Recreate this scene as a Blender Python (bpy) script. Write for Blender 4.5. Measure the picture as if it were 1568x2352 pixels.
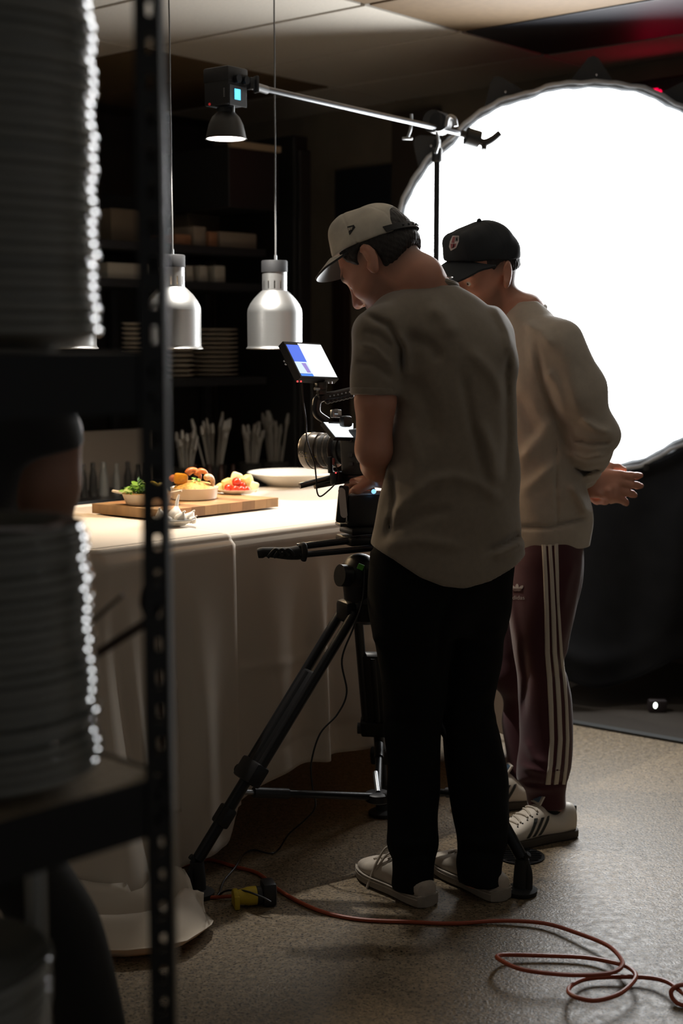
import bpy, bmesh, math, random
import numpy as np
from mathutils import Vector, Matrix
from mathutils.bvhtree import BVHTree
random.seed(7); RNG = np.random.default_rng(7)
for o in list(bpy.data.objects): bpy.data.objects.remove(o)
SC = bpy.context.scene
C = SC.collection

# ------------------------------------------------------------------ camera
CAM_H, TILT, F = 1.45, math.radians(6.83), 3267.0
cam_d = bpy.data.cameras.new('camera'); cam = bpy.data.objects.new('camera', cam_d); C.objects.link(cam)
cam_d.sensor_fit = 'VERTICAL'; cam_d.sensor_height = 36.0; cam_d.lens = 50.0
cam.location = (0, 0, CAM_H); cam.rotation_euler = (math.pi/2 - TILT, 0, 0)
cam_d.dof.use_dof = True; cam_d.dof.focus_distance = 3.75; cam_d.dof.aperture_fstop = 2.6
cam_d.clip_start = 0.05
SC.camera = cam
# ------------------------------------------------------------------ world and exposure
w = bpy.data.worlds.new('world'); SC.world = w; w.use_nodes = True
w.node_tree.nodes['Background'].inputs[0].default_value = (0.60, 0.66, 0.72, 1)
w.node_tree.nodes['Background'].inputs[1].default_value = 0.0
SC.view_settings.view_transform = 'Standard'; SC.view_settings.look = 'None'
SC.view_settings.gamma = 1.0; SC.view_settings.use_curve_mapping = False
SC.view_settings.exposure = 0.5
SOFTBOX_STRENGTH = 11.5     # big round softbox
SPOT_POWER = 62.0          # boom light over the table
HEAT_POWER = 5.0           # bulbs of the heat lamps

# ------------------------------------------------------------------ pixel helpers (frame 1568 x 2352)
CT, ST = math.cos(TILT), math.sin(TILT)
def ray(px, py):
    xc, yc = (px-784.0)/F, -(py-1176.0)/F
    return Vector((xc, CT + yc*ST, -ST + yc*CT))
def at(px, py, Y):
    d = ray(px, py); return Vector((0, 0, CAM_H)) + d*(Y/d.y)
def onz(px, py, z):
    d = ray(px, py); return Vector((0, 0, CAM_H)) + d*((z-CAM_H)/d.z)
def zrow(py, Y):
    return at(784, py, Y).z
TA = math.radians(44.5)
E1 = Vector((math.sin(TA), math.cos(TA), 0)); E2 = Vector((-math.cos(TA), math.sin(TA), 0))
TC = Vector((-0.64, 3.54, 0))                     # near left corner of the table on the floor plan
def R(s, t, z=0.0):
    p = TC + E1*s + E2*t; return Vector((p.x, p.y, z))
ROOM_ROT = math.atan2(E1.y, E1.x)

# ------------------------------------------------------------------ materials
MATS = {}
def mat(name, col, rough=0.6, metal=0.0, noise=0.0, nscale=40.0, bump=0.0, bscale=200.0, spec=0.5,
        emit=None, estr=0.0, alpha=None, trans=0.0, sheen=0.0, sss=0.0, col2=None, stretch=(1,1,1), coat=0.0):
    if name in MATS: return MATS[name]
    m = bpy.data.materials.new(name); m.use_nodes = True; nt = m.node_tree
    b = nt.nodes['Principled BSDF']
    b.inputs['Base Color'].default_value = (*col, 1); b.inputs['Roughness'].default_value = rough
    b.inputs['Metallic'].default_value = metal; b.inputs['Specular IOR Level'].default_value = spec
    if coat: b.inputs['Coat Weight'].default_value = coat
    if sheen: b.inputs['Sheen Weight'].default_value = sheen; b.inputs['Sheen Roughness'].default_value = 0.5
    if sss:
        b.inputs['Subsurface Weight'].default_value = sss; b.inputs['Subsurface Radius'].default_value = (1, .3, .15)
        b.inputs['Subsurface Scale'].default_value = 0.011
    if trans: b.inputs['Transmission Weight'].default_value = trans
    if emit is not None:
        b.inputs['Emission Color'].default_value = (*emit, 1); b.inputs['Emission Strength'].default_value = estr
    if noise or bump or col2:
        tc = nt.nodes.new('ShaderNodeTexCoord'); mp = nt.nodes.new('ShaderNodeMapping')
        nt.links.new(tc.outputs['Object'], mp.inputs['Vector']); mp.inputs['Scale'].default_value = stretch
    if noise or col2:
        n = nt.nodes.new('ShaderNodeTexNoise'); n.inputs['Scale'].default_value = nscale; n.inputs['Detail'].default_value = 4
        nt.links.new(mp.outputs[0], n.inputs['Vector'])
        r = nt.nodes.new('ShaderNodeValToRGB'); nt.links.new(n.outputs['Fac'], r.inputs['Fac'])
        c2 = col2 if col2 else tuple(max(0, c*(1-noise)) for c in col)
        c1 = col if col2 else tuple(min(1, c*(1+noise*.6)) for c in col)
        r.color_ramp.elements[0].position = .35; r.color_ramp.elements[1].position = .65
        r.color_ramp.elements[0].color = (*c2, 1); r.color_ramp.elements[1].color = (*c1, 1)
        nt.links.new(r.outputs[0], b.inputs['Base Color'])
    if bump:
        n2 = nt.nodes.new('ShaderNodeTexNoise'); n2.inputs['Scale'].default_value = bscale; n2.inputs['Detail'].default_value = 3
        nt.links.new(mp.outputs[0], n2.inputs['Vector'])
        bp = nt.nodes.new('ShaderNodeBump'); bp.inputs['Strength'].default_value = bump; bp.inputs['Distance'].default_value = 0.002
        nt.links.new(n2.outputs['Fac'], bp.inputs['Height']); nt.links.new(bp.outputs[0], b.inputs['Normal'])
    MATS[name] = m; return m
M_BLACK = mat('black_plastic', (.012, .012, .013), .45)
M_BLACKM = mat('black_metal', (.02, .021, .023), .35, .6)
M_GREYM = mat('grey_metal', (.35, .36, .37), .35, .9)
M_CHROME = mat('chrome', (.6, .6, .62), .18, 1.0)

# ------------------------------------------------------------------ object helpers
def link(o, parent=None):
    C.objects.link(o)
    if parent is not None:
        o.parent = parent
        o.matrix_parent_inverse = parent_world(parent).inverted()
    return o
def parent_world(p):
    if p.parent is None: return p.matrix_basis.copy()
    return parent_world(p.parent) @ p.matrix_parent_inverse @ p.matrix_basis
def tag(o, label, cat, group=None):
    o['label'] = label; o['category'] = cat
    if group: o['group'] = group
    return o
def struct(o):
    o['kind'] = 'structure'; return o
def thing(name, label, cat, loc=(0, 0, 0), group=None):
    o = bpy.data.objects.new(name, None); o.location = loc; o.empty_display_size = .05
    C.objects.link(o); return tag(o, label, cat, group)
def mesh_obj(name, verts, faces, m, parent=None, smooth=False, mats=None):
    me = bpy.data.meshes.new(name)
    me.from_pydata([tuple(v) for v in verts], [], [tuple(f) for f in faces])
    if smooth: me.polygons.foreach_set('use_smooth', [True]*len(me.polygons))
    for mm in (mats or [m]): me.materials.append(mm)
    me.update()
    return link(bpy.data.objects.new(name, me), parent)

class MB:
    """collects shapes of ONE part into one mesh"""
    def __init__(s): s.v = []; s.f = []
    def add(s, v, f):
        n = len(s.v); s.v += [Vector(x) for x in v]; s.f += [tuple(i+n for i in q) for q in f]; return s
    def box(s, c, size, rot=None, bev=0.0):
        sx, sy, sz = [x/2 for x in size]
        b = min(bev, sx*.9, sy*.9, sz*.9)
        Rm = rot if rot is not None else Matrix.Identity(3)
        c = Vector(c)
        if b <= 0:
            v = [Vector((x*sx, y*sy, z*sz)) for x in (-1, 1) for y in (-1, 1) for z in (-1, 1)]
            f = [(0,1,3,2),(4,6,7,5),(0,4,5,1),(2,3,7,6),(0,2,6,4),(1,5,7,3)]
        else:
            bm = bmesh.new(); bmesh.ops.create_cube(bm, size=1.0)
            bmesh.ops.scale(bm, vec=(2*sx, 2*sy, 2*sz), verts=bm.verts)
            bmesh.ops.bevel(bm, geom=list(bm.edges), offset=b, segments=2, affect='EDGES', profile=.5)
            bm.verts.ensure_lookup_table(); bm.verts.index_update()
            v = [x.co.copy() for x in bm.verts]; f = [tuple(y.index for y in x.verts) for x in bm.faces]; bm.free()
        return s.add([c + Rm @ x for x in v], f)
    def cyl(s, a, b, ra, rb=None, n=16, caps=True):
        a, b = Vector(a), Vector(b); rb = ra if rb is None else rb
        d = (b-a).normalized(); u = d.orthogonal().normalized(); w_ = d.cross(u)
        v = []; f = []
        for p, r in ((a, ra), (b, rb)):
            v += [p + (u*math.cos(2*math.pi*i/n) + w_*math.sin(2*math.pi*i/n))*r for i in range(n)]
        f = [(i, (i+1) % n, n+(i+1) % n, n+i) for i in range(n)]
        if caps: f += [tuple(range(n-1, -1, -1)), tuple(range(n, 2*n))]
        return s.add(v, f)
    def tube(s, pts, r, n=8, smooth=True, res=6, closed=False):
        P = [Vector(p) for p in pts]
        rs = list(r) if hasattr(r, '__len__') else [r]*len(P)
        if smooth and len(P) > 2: P, rs = catmull(P, rs, res, closed)
        N = len(P); v = []; f = []
        up = None
        for i in range(N):
            d = (P[(i+1) % N] - P[i-1]) if (closed or 0 < i < N-1) else (P[min(i+1, N-1)]-P[max(i-1, 0)])
            d = d.normalized() if d.length > 1e-9 else Vector((0, 0, 1))
            u = d.orthogonal().normalized() if up is None else (up - d*up.dot(d)).normalized()
            up = u; w_ = d.cross(u)
            v += [P[i] + (u*math.cos(2*math.pi*k/n)+w_*math.sin(2*math.pi*k/n))*rs[i] for k in range(n)]
        for i in range(N if closed else N-1):
            j = (i+1) % N
            f += [(i*n+k, i*n+(k+1) % n, j*n+(k+1) % n, j*n+k) for k in range(n)]
        if not closed: f += [tuple(range(n-1, -1, -1)), tuple(range((N-1)*n, N*n))]
        return s.add(v, f)
    def lathe(s, prof, c=(0, 0, 0), n=32, axis=None, closed_prof=False):
        """prof: list of (r, z)"""
        c = Vector(c); Rm = Matrix.Identity(3) if axis is None else Vector((0, 0, 1)).rotation_difference(Vector(axis)).to_matrix()
        v = []; f = []; m = len(prof)
        for (r, z) in prof:
            v += [c + Rm @ Vector((r*math.cos(2*math.pi*i/n), r*math.sin(2*math.pi*i/n), z)) for i in range(n)]
        for j in range(m if closed_prof else m-1):
            a, b = j*n, ((j+1) % m)*n
            f += [(a+i, a+(i+1) % n, b+(i+1) % n, b+i) for i in range(n)]
        if not closed_prof:
            if prof[0][0] > 1e-6: f.append(tuple(range(n-1, -1, -1)))
            if prof[-1][0] > 1e-6: f.append(tuple(range((m-1)*n, m*n)))
        return s.add(v, f)
    def sphere(s, c, r, n=16, m=10, rot=None):
        r = r if hasattr(r, '__len__') else (r, r, r); c = Vector(c); Rm = rot if rot is not None else Matrix.Identity(3)
        v = []; f = []
        for j in range(m+1):
            th = math.pi*j/m
            v += [c + Rm @ Vector((r[0]*math.sin(th)*math.cos(2*math.pi*i/n), r[1]*math.sin(th)*math.sin(2*math.pi*i/n), r[2]*math.cos(th))) for i in range(n)]
        for j in range(m):
            f += [(j*n+i, (j+1)*n+i, (j+1)*n+(i+1) % n, j*n+(i+1) % n) for i in range(n)]
        return s.add(v, f)
    def prism(s, pts, d):
        """extrude a planar polygon (3-D points) by vector d"""
        n = len(pts); d = Vector(d); P = [Vector(p) for p in pts]
        f = [tuple(range(n-1, -1, -1)), tuple(range(n, 2*n))] + [(i, (i+1) % n, n+(i+1) % n, n+i) for i in range(n)]
        return s.add(P + [p+d for p in P], f)
    def build(s, name, m, parent=None, smooth=False, autosmooth=True):
        o = mesh_obj(name, s.v, s.f, m, parent)
        bm = bmesh.new(); bm.from_mesh(o.data)
        bmesh.ops.remove_doubles(bm, verts=bm.verts, dist=1e-6)
        bmesh.ops.recalc_face_normals(bm, faces=bm.faces)
        bm.to_mesh(o.data); bm.free()
        if smooth:
            o.data.polygons.foreach_set('use_smooth', [True]*len(o.data.polygons))
            if autosmooth: o.data.set_sharp_from_angle(angle=math.radians(40))
        return o
def catmull(P, rs, res, closed=False):
    out = []; ro = []; N = len(P)
    rng = range(N if closed else N-1)
    for i in rng:
        if closed: p0, p1, p2, p3 = P[i-1], P[i], P[(i+1) % N], P[(i+2) % N]; r1, r2 = rs[i], rs[(i+1) % N]
        else: p0, p1, p2, p3 = P[max(i-1, 0)], P[i], P[i+1], P[min(i+2, N-1)]; r1, r2 = rs[i], rs[i+1]
        for k in range(res):
            t = k/res
            out.append(.5*((2*p1) + (p2-p0)*t + (2*p0-5*p1+4*p2-p3)*t*t + (3*p1-p0-3*p2+p3)*t**3)); ro.append(r1+(r2-r1)*t)
    if not closed: out.append(P[-1]); ro.append(rs[-1])
    return out, ro
def rotz(a): return Matrix.Rotation(a, 3, 'Z')
def basis(x, y, z): return Matrix((x, y, z)).transposed()
def copy_tree(o, parent=None):
    c = o.copy(); C.objects.link(c)
    if parent is not None: c.parent = parent
    for ch in list(o.children): copy_tree(ch, c)
    return c
# ------------------------------------------------------------------ signed distance modelling for bodies and cloth
def A3(v): return np.array(v, dtype=np.float32)
def smin(a, b, k):
    h = np.maximum(k-np.abs(a-b), 0)/k
    return np.minimum(a, b) - h*h*k*.25
def smax(a, b, k): return -smin(-a, -b, k)
def s_cap(a, b, ra, rb):
    a, b = A3(a), A3(b); ab = b-a; L = float(ab@ab)+1e-9
    def f(P):
        q = P-a; t = np.clip(q@ab/L, 0, 1)
        return np.linalg.norm(q-t[:, None]*ab, axis=1)-(ra+(rb-ra)*t)
    return f
def s_ell(c, r, Rm=None):
    c, r = A3(c), A3(r)
    def f(P):
        q = P-c
        if Rm is not None: q = q@Rm
        k0 = np.linalg.norm(q/r, axis=1); k1 = np.linalg.norm(q/(r*r), axis=1)+1e-9
        return k0*(k0-1)/k1
    return f
def s_box(c, hs, rad, Rm=None):
    c, hs = A3(c), A3(hs)
    def f(P):
        q = P-c
        if Rm is not None: q = q@Rm
        d = np.abs(q)-hs+rad
        return np.linalg.norm(np.maximum(d, 0), axis=1)+np.minimum(d.max(1), 0)-rad
    return f
def s_chain(pts, rads, k=.012):
    fs = [s_cap(pts[i], pts[i+1], rads[i], rads[i+1]) for i in range(len(pts)-1)]
    def f(P):
        d = fs[0](P)
        for g in fs[1:]: d = smin(d, g(P), k)
        return d
    return f
def cubic(zs, vs, n=160):
    """smooth resample (zs ascending)"""
    zs = np.asarray(zs, float); vs = np.asarray(vs, float)
    m = np.gradient(vs, zs, axis=0)
    zz = np.linspace(zs[0], zs[-1], n); i = np.clip(np.searchsorted(zs, zz)-1, 0, len(zs)-2)
    h = zs[i+1]-zs[i]; t = (zz-zs[i])/h
    if vs.ndim > 1: t_, h_ = t[:, None], h[:, None]
    else: t_, h_ = t, h
    v = (2*t_**3-3*t_**2+1)*vs[i]+(t_**3-2*t_**2+t_)*h_*m[i]+(-2*t_**3+3*t_**2)*vs[i+1]+(t_**3-t_**2)*h_*m[i+1]
    return zz, v
def s_loft(rows, psi, grow=0.0, power=2.0, cap=True):
    """rows: (center xyz, half_side, half_front), sorted or not by z; psi = facing angle left of +Y"""
    rows = sorted(rows, key=lambda r: r[0][2])
    zs = [r[0][2] for r in rows]
    zz, V = cubic(zs, [[r[0][0], r[0][1], r[1], r[2]] for r in rows])
    U = np.array([math.cos(psi), math.sin(psi)], np.float32); W = np.array([-math.sin(psi), math.cos(psi)], np.float32)
    def f(P):
        z = P[:, 2]
        cx, cy, a, b = [np.interp(z, zz, V[:, i]) for i in range(4)]
        a = a+grow; b = b+grow
        x, y = P[:, 0]-cx, P[:, 1]-cy
        u = np.abs(x*U[0]+y*U[1])/a; v = np.abs(x*W[0]+y*W[1])/b
        d = ((u**power+v**power)**(1/power)-1)*np.minimum(a, b)
        if cap: d = np.maximum(d, np.maximum(z-zz[-1], zz[0]-z))
        return d.astype(np.float32)
    return f
def s_union(fs, k=.02):
    def f(P):
        d = fs[0](P)
        for g in fs[1:]: d = smin(d, g(P), k)
        return d
    return f
def proj(P):
    x, y, z = P[:, 0], P[:, 1], P[:, 2]-CAM_H
    zc = y*CT-z*ST; yc = y*ST+z*CT
    return 784+F*x/zc, 1176-F*yc/zc
def folds(P, L):
    """sum of soft ridges (positive) and creases (negative); each: (pixel polyline, width px, height m)"""
    px, py = proj(P); out = np.zeros(len(P), np.float32)
    for pts, wd, amp in L:
        best = np.full(len(P), 1e9, np.float32); tt = np.zeros(len(P), np.float32)
        n = len(pts)-1
        for i in range(n):
            ax, ay = pts[i]; bx, by = pts[i+1]; dx, dy = bx-ax, by-ay; l2 = dx*dx+dy*dy
            t = np.clip(((px-ax)*dx+(py-ay)*dy)/l2, 0, 1)
            d = np.hypot(px-ax-t*dx, py-ay-t*dy)
            m = d < best; best[m] = d[m]; tt[m] = ((i+t)/n)[m]
        out += amp*np.exp(-(best/wd)**2)*np.clip(np.sin(np.pi*np.clip(tt, .0, 1))*1.6+.15, 0, 1)
    return out
def wav(P, seed, freq, amp):
    r = np.random.default_rng(seed); out = np.zeros(len(P), np.float32)
    for i in range(5):
        k = r.normal(size=3)*freq; out += np.sin(P@k.astype(np.float32)+r.uniform(0, 6.28))
    return out*amp/2.2

def mesh_sdf(f, lo, hi, h, margin=1.7):
    lo, hi = np.array(lo, float), np.array(hi, float)
    n = np.ceil((hi-lo)/h).astype(int)+1
    B = 6; nb = np.ceil(n/B).astype(int)
    n = nb*B
    ax = [lo[i]+h*(np.arange(nb[i])*B+(B-1)/2) for i in range(3)]
    G = np.stack(np.meshgrid(*ax, indexing='ij'), -1).reshape(-1, 3).astype(np.float32)
    dc = f(G)
    act = np.abs(dc) < h*B*.87*margin
    Fd = np.repeat(np.repeat(np.repeat(np.where(dc < 0, -1., 1.).astype(np.float32).reshape(nb), B, 0), B, 1), B, 2)
    ids = np.argwhere(act.reshape(nb))
    off = np.stack(np.meshgrid(*[np.arange(B)]*3, indexing='ij'), -1).reshape(-1, 3)
    for s in range(0, len(ids), 4000):
        I = (ids[s:s+4000, None, :]*B+off[None]).reshape(-1, 3)
        P = (lo+I*h).astype(np.float32)
        Fd[I[:, 0], I[:, 1], I[:, 2]] = f(P)
    ins = Fd < 0
    cnt = np.zeros(tuple(n-1), np.int8)
    cor = [(a, b, c) for a in (0, 1) for b in (0, 1) for c in (0, 1)]
    for a, b, c in cor: cnt += ins[a:n[0]-1+a, b:n[1]-1+b, c:n[2]-1+c]
    I = np.argwhere((cnt > 0) & (cnt < 8))
    idm = np.full(tuple(n-1), -1, np.int32); idm[I[:, 0], I[:, 1], I[:, 2]] = np.arange(len(I))
    S = np.zeros((len(I), 3)); K = np.zeros(len(I))
    V8 = {c: Fd[I[:, 0]+c[0], I[:, 1]+c[1], I[:, 2]+c[2]] for c in cor}
    for c in cor:
        for axn in range(3):
            if c[axn] == 0:
                d = list(c); d[axn] = 1; d = tuple(d)
                fa, fb = V8[c], V8[d]; m = (fa < 0) != (fb < 0)
                t = fa[m]/(fa[m]-fb[m]); p = np.tile(np.array(c, float), (m.sum(), 1)); p[:, axn] += t
                S[m] += p; K[m] += 1
    verts = lo+(I+S/K[:, None])*h
    quads = []
    for axn in range(3):
        o1, o2 = [(1, 2), (2, 0), (0, 1)][axn]
        sl0 = [slice(None)]*3; sl1 = [slice(None)]*3
        sl0[axn] = slice(0, -1); sl1[axn] = slice(1, None)
        ch = ins[tuple(sl0)] != ins[tuple(sl1)]
        E = np.argwhere(ch)
        E = E[(E[:, o1] > 0) & (E[:, o2] > 0) & (E[:, o1] < n[o1]-1) & (E[:, o2] < n[o2]-1)]
        s_in = ins[E[:, 0], E[:, 1], E[:, 2]]
        q = []
        for d1, d2 in ((1, 1), (0, 1), (0, 0), (1, 0)):
            J = E.copy(); J[:, o1] -= d1; J[:, o2] -= d2; q.append(idm[J[:, 0], J[:, 1], J[:, 2]])
        q = np.stack(q, 1); q[~s_in] = q[~s_in][:, ::-1]
        quads.append(q)
    quads = np.concatenate(quads)
    quads = quads[(quads >= 0).all(1)]
    return verts, quads
def sdf_obj(name, f, lo, hi, h, m, parent=None, relax=1):
    v, q = mesh_sdf(f, lo, hi, h)
    for _ in range(relax):                                   # light laplacian relax for smooth shading
        acc = np.zeros_like(v); cn = np.zeros(len(v))
        for a, b in ((0, 1), (1, 2), (2, 3), (3, 0)):
            np.add.at(acc, q[:, a], v[q[:, b]]); np.add.at(cn, q[:, a], 1)
            np.add.at(acc, q[:, b], v[q[:, a]]); np.add.at(cn, q[:, b], 1)
        v = v*.5+acc/np.maximum(cn, 1)[:, None]*.5
    me = bpy.data.meshes.new(name)
    me.vertices.add(len(v)); me.vertices.foreach_set('co', v.astype(np.float32).ravel())
    me.loops.add(len(q)*4); me.loops.foreach_set('vertex_index', q.astype(np.int32).ravel())
    me.polygons.add(len(q)); me.polygons.foreach_set('loop_start', np.arange(0, len(q)*4, 4, dtype=np.int32))
    me.polygons.foreach_set('use_smooth', np.ones(len(q), bool))
    me.materials.append(m); me.update(); me.validate()
    o = link(bpy.data.objects.new(name, me), parent)
    return o
def bvh_of(o):
    me = o.data; M_ = parent_world(o)
    return BVHTree.FromPolygons([M_ @ v.co for v in me.vertices], [tuple(p.vertices) for p in me.polygons])
def cast(bvh, px, py, off=.0015):
    d = ray(px, py).normalized(); hit = bvh.ray_cast(Vector((0, 0, CAM_H)), d)
    if hit[0] is None: return None
    nrm = hit[1]; nrm = -nrm if nrm.dot(d) > 0 else nrm
    return hit[0]+nrm*off, nrm
def decal(name, bvh, polys, m, parent, thick=.0015, off=.0008):
    """flat print or patch laid on a surface: polygons given as pixel outlines, pushed onto the surface, with thickness"""
    mb = MB()
    for poly in polys:
        hits = [cast(bvh, x, y, off) for x, y in poly]
        if any(h is None for h in hits): continue
        n = sum((h[1] for h in hits), Vector()).normalized()
        mb.prism([h[0] for h in hits], n*thick)
    return mb.build(name, m, parent)
# ------------------------------------------------------------------ materials of the shell
def floor_mat():
    m = bpy.data.materials.new('speckled_floor'); m.use_nodes = True; nt = m.node_tree; b = nt.nodes['Principled BSDF']
    tc = nt.nodes.new('ShaderNodeTexCoord')
    def noise(s, d=3):
        n = nt.nodes.new('ShaderNodeTexNoise'); n.inputs['Scale'].default_value = s; n.inputs['Detail'].default_value = d
        nt.links.new(tc.outputs['Object'], n.inputs['Vector']); return n
    def ramp(n, a, b_, ca, cb):
        r = nt.nodes.new('ShaderNodeValToRGB'); nt.links.new(n.outputs['Fac'], r.inputs['Fac'])
        r.color_ramp.elements[0].position = a; r.color_ramp.elements[1].position = b_
        r.color_ramp.elements[0].color = (*ca, 1); r.color_ramp.elements[1].color = (*cb, 1); return r
    base = ramp(noise(60, 5), .35, .65, (.135, .098, .058), (.25, .188, .115))
    spk = ramp(noise(150, 2), .36, .46, (.07, .06, .045), (1, 1, 1))
    mx = nt.nodes.new('ShaderNodeMix'); mx.data_type = 'RGBA'; mx.blend_type = 'MULTIPLY'; mx.inputs[0].default_value = 1
    nt.links.new(base.outputs[0], mx.inputs[6]); nt.links.new(spk.outputs[0], mx.inputs[7]); nt.links.new(mx.outputs[2], b.inputs['Base Color'])
    rr = ramp(noise(45, 4), .3, .7, (.38,)*3, (.56,)*3); nt.links.new(rr.outputs[0], b.inputs['Roughness'])
    bp = nt.nodes.new('ShaderNodeBump'); bp.inputs['Strength'].default_value = .6; bp.inputs['Distance'].default_value = .003
    nt.links.new(noise(130, 3).outputs['Fac'], bp.inputs['Height']); nt.links.new(bp.outputs[0], b.inputs['Normal'])
    return m
M_FLOOR = floor_mat()
M_WALL = mat('painted_wall', (.21, .175, .13), .8, noise=.12, nscale=6, bump=.15)
M_WALLL = mat('left_painted_wall', (.70, .66, .60), .8, noise=.04, nscale=5)  # unseen wall, tone kept pale so it bounces fill light
M_WALLN = mat('grey_painted_wall', (.32, .32, .32), .8, noise=.04, nscale=5, bump=.15)  # unseen wall, tone chosen for how much fill it bounces
M_WALLD = mat('dark_wall', (.06, .05, .042), .75, noise=.15, nscale=8)
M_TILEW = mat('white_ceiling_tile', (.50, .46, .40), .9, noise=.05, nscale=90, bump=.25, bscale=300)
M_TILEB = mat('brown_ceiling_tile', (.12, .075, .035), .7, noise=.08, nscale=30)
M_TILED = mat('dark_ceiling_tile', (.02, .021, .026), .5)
M_GRID = mat('ceiling_grid', (.05, .04, .028), .7)
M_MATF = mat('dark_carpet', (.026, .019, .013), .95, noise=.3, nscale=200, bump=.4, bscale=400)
M_WOODD = mat('dark_wood_trim', (.035, .018, .014), .5, noise=.3, nscale=12, stretch=(1, 1, .1))
CEIL = 2.68
S0, S1, T0, T1 = -3.6, 3.5, -4.3, 3.6            # room extents in table coordinates
def slab(name, s0, s1, t0, t1, z0, z1, m, parent=None):
    mb = MB(); P = [R(s0, t0, z0), R(s1, t0, z0), R(s1, t1, z0), R(s0, t1, z0)]
    mb.prism(P, (0, 0, z1-z0)); return mb.build(name, m, parent)
struct(slab('floor', S0, S1, T0, T1, -.1, 0, M_FLOOR))
ceil = struct(slab('ceiling', S0, S1, T0, T1, CEIL+.012, CEIL+.12, M_GRID))
struct(slab('wall_back', S0, S1, T1, T1+.12, 0, CEIL+.1, M_WALLD))
struct(slab('wall_far', S1, S1+.12, T0, T1, 0, CEIL+.1, M_WALL))
struct(slab('wall_near', S0, S1, T0-.12, T0, 0, CEIL+.1, M_WALLN))
struct(slab('wall_left', S0-.12, S0, T0, T1, 0, CEIL+.1, M_WALLL))
struct(slab('baseboard_far', S1-.015, S1, T0, T1, 0, .1, M_WOODD))
# ceiling tiles: 1.22 m across the table direction, 0.61 m along it; grid turned a little as in the photo
CA = math.radians(40.5); K1 = Vector((math.sin(CA), math.cos(CA), 0)); K2 = Vector((-math.cos(CA), math.sin(CA), 0))
KO = onz(838, 12, CEIL); KO.z = 0
tile_me = {}
def tile_mesh(m):
    if m.name not in tile_me:
        mb = MB(); mb.box((0, 0, .008), (1.22-.022, .61-.022, .016), bev=.003)
        o = mb.build('tile', m); me = o.data; bpy.data.objects.remove(o); tile_me[m.name] = me
    return tile_me[m.name]
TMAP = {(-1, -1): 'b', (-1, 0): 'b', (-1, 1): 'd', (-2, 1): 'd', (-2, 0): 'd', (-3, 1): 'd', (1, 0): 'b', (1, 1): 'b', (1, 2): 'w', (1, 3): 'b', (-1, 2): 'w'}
import itertools
for u, v in itertools.product(range(-6, 7), range(-11, 8)):
    c = KO + K2*(1.22*(u+.5)) + K1*(.61*(v+.5))
    d = c-TC; s, t = d.dot(E1), d.dot(E2)
    if not (S0+.1 < s < S1-.05 and T0+.1 < t < T1-.05): continue
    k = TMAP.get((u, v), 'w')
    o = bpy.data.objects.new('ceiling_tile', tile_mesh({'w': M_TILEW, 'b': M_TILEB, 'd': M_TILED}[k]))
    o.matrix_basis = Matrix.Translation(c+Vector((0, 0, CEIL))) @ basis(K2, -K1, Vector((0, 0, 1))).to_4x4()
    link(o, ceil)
# darker carpet with an edging strip by the black curtain
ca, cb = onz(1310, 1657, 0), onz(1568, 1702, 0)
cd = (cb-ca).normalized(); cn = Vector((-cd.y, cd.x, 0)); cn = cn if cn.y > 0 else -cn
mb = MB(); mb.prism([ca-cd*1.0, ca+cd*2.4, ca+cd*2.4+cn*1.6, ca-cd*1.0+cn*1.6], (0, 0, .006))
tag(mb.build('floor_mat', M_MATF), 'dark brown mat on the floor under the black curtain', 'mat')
mb = MB(); mb.prism([ca-cd*1.0-cn*.04, ca+cd*2.4-cn*.04, ca+cd*2.4, ca-cd*1.0], (0, 0, .009))
struct(mb.build('trim_1', mat('rubber_edge', (.02, .021, .02), .6)))
# floor drain
dc = onz(1195, 1968, 0)
dr = thing('floor_drain', 'small round black drain grate in the floor behind the tripod foot', 'drain', (dc.x, dc.y, 0))
mb = MB(); mb.lathe([(.062, 0), (.068, .004), (.06, .005), (.058, .002), (0, .002)], dc, 32); mb.build('rim', M_BLACKM, dr, True)
for i in range(-3, 4):
    L = math.sqrt(.058**2-(i*.016)**2); mb = MB(); mb.box((dc.x, dc.y+i*.016, .003), (2*L, .006, .005)); mb.build('bar', M_BLACKM, dr)
# ------------------------------------------------------------------ people
def skin_mat(name, col, dark):
    m = mat(name, col, .46, sss=.30, bump=.08, bscale=500)
    nt = m.node_tree; b = nt.nodes['Principled BSDF']
    a = nt.nodes.new('ShaderNodeAttribute'); a.attribute_name = 'stubble'
    n = nt.nodes.new('ShaderNodeTexNoise'); n.inputs['Scale'].default_value = 18
    tc = nt.nodes.new('ShaderNodeTexCoord'); nt.links.new(tc.outputs['Object'], n.inputs['Vector'])
    mx0 = nt.nodes.new('ShaderNodeMix'); mx0.data_type = 'RGBA'; nt.links.new(n.outputs['Fac'], mx0.inputs[0])
    mx0.inputs[6].default_value = (*[c*.82 for c in col], 1); mx0.inputs[7].default_value = (*[min(1, c*1.12) for c in col], 1)
    mx = nt.nodes.new('ShaderNodeMix'); mx.data_type = 'RGBA'
    nt.links.new(a.outputs['Fac'], mx.inputs[0]); nt.links.new(mx0.outputs[2], mx.inputs[6]); mx.inputs[7].default_value = (*dark, 1)
    nt.links.new(mx.outputs[2], b.inputs['Base Color']); return m
M_SKIN1 = skin_mat('skin_warm', (.62, .30, .205), (.10, .062, .042))
M_SKIN3 = skin_mat('skin_deep', (.36, .19, .13), (.06, .03, .02))
M_HAIR = mat('dark_hair', (.018, .013, .011), .55, noise=.5, nscale=160, bump=.8, bscale=420, stretch=(1, 1, .35))
M_TEE = mat('taupe_jersey', (.235, .19, .14), .85, sheen=.55, noise=.06, nscale=60, bump=.12, bscale=900)
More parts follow.
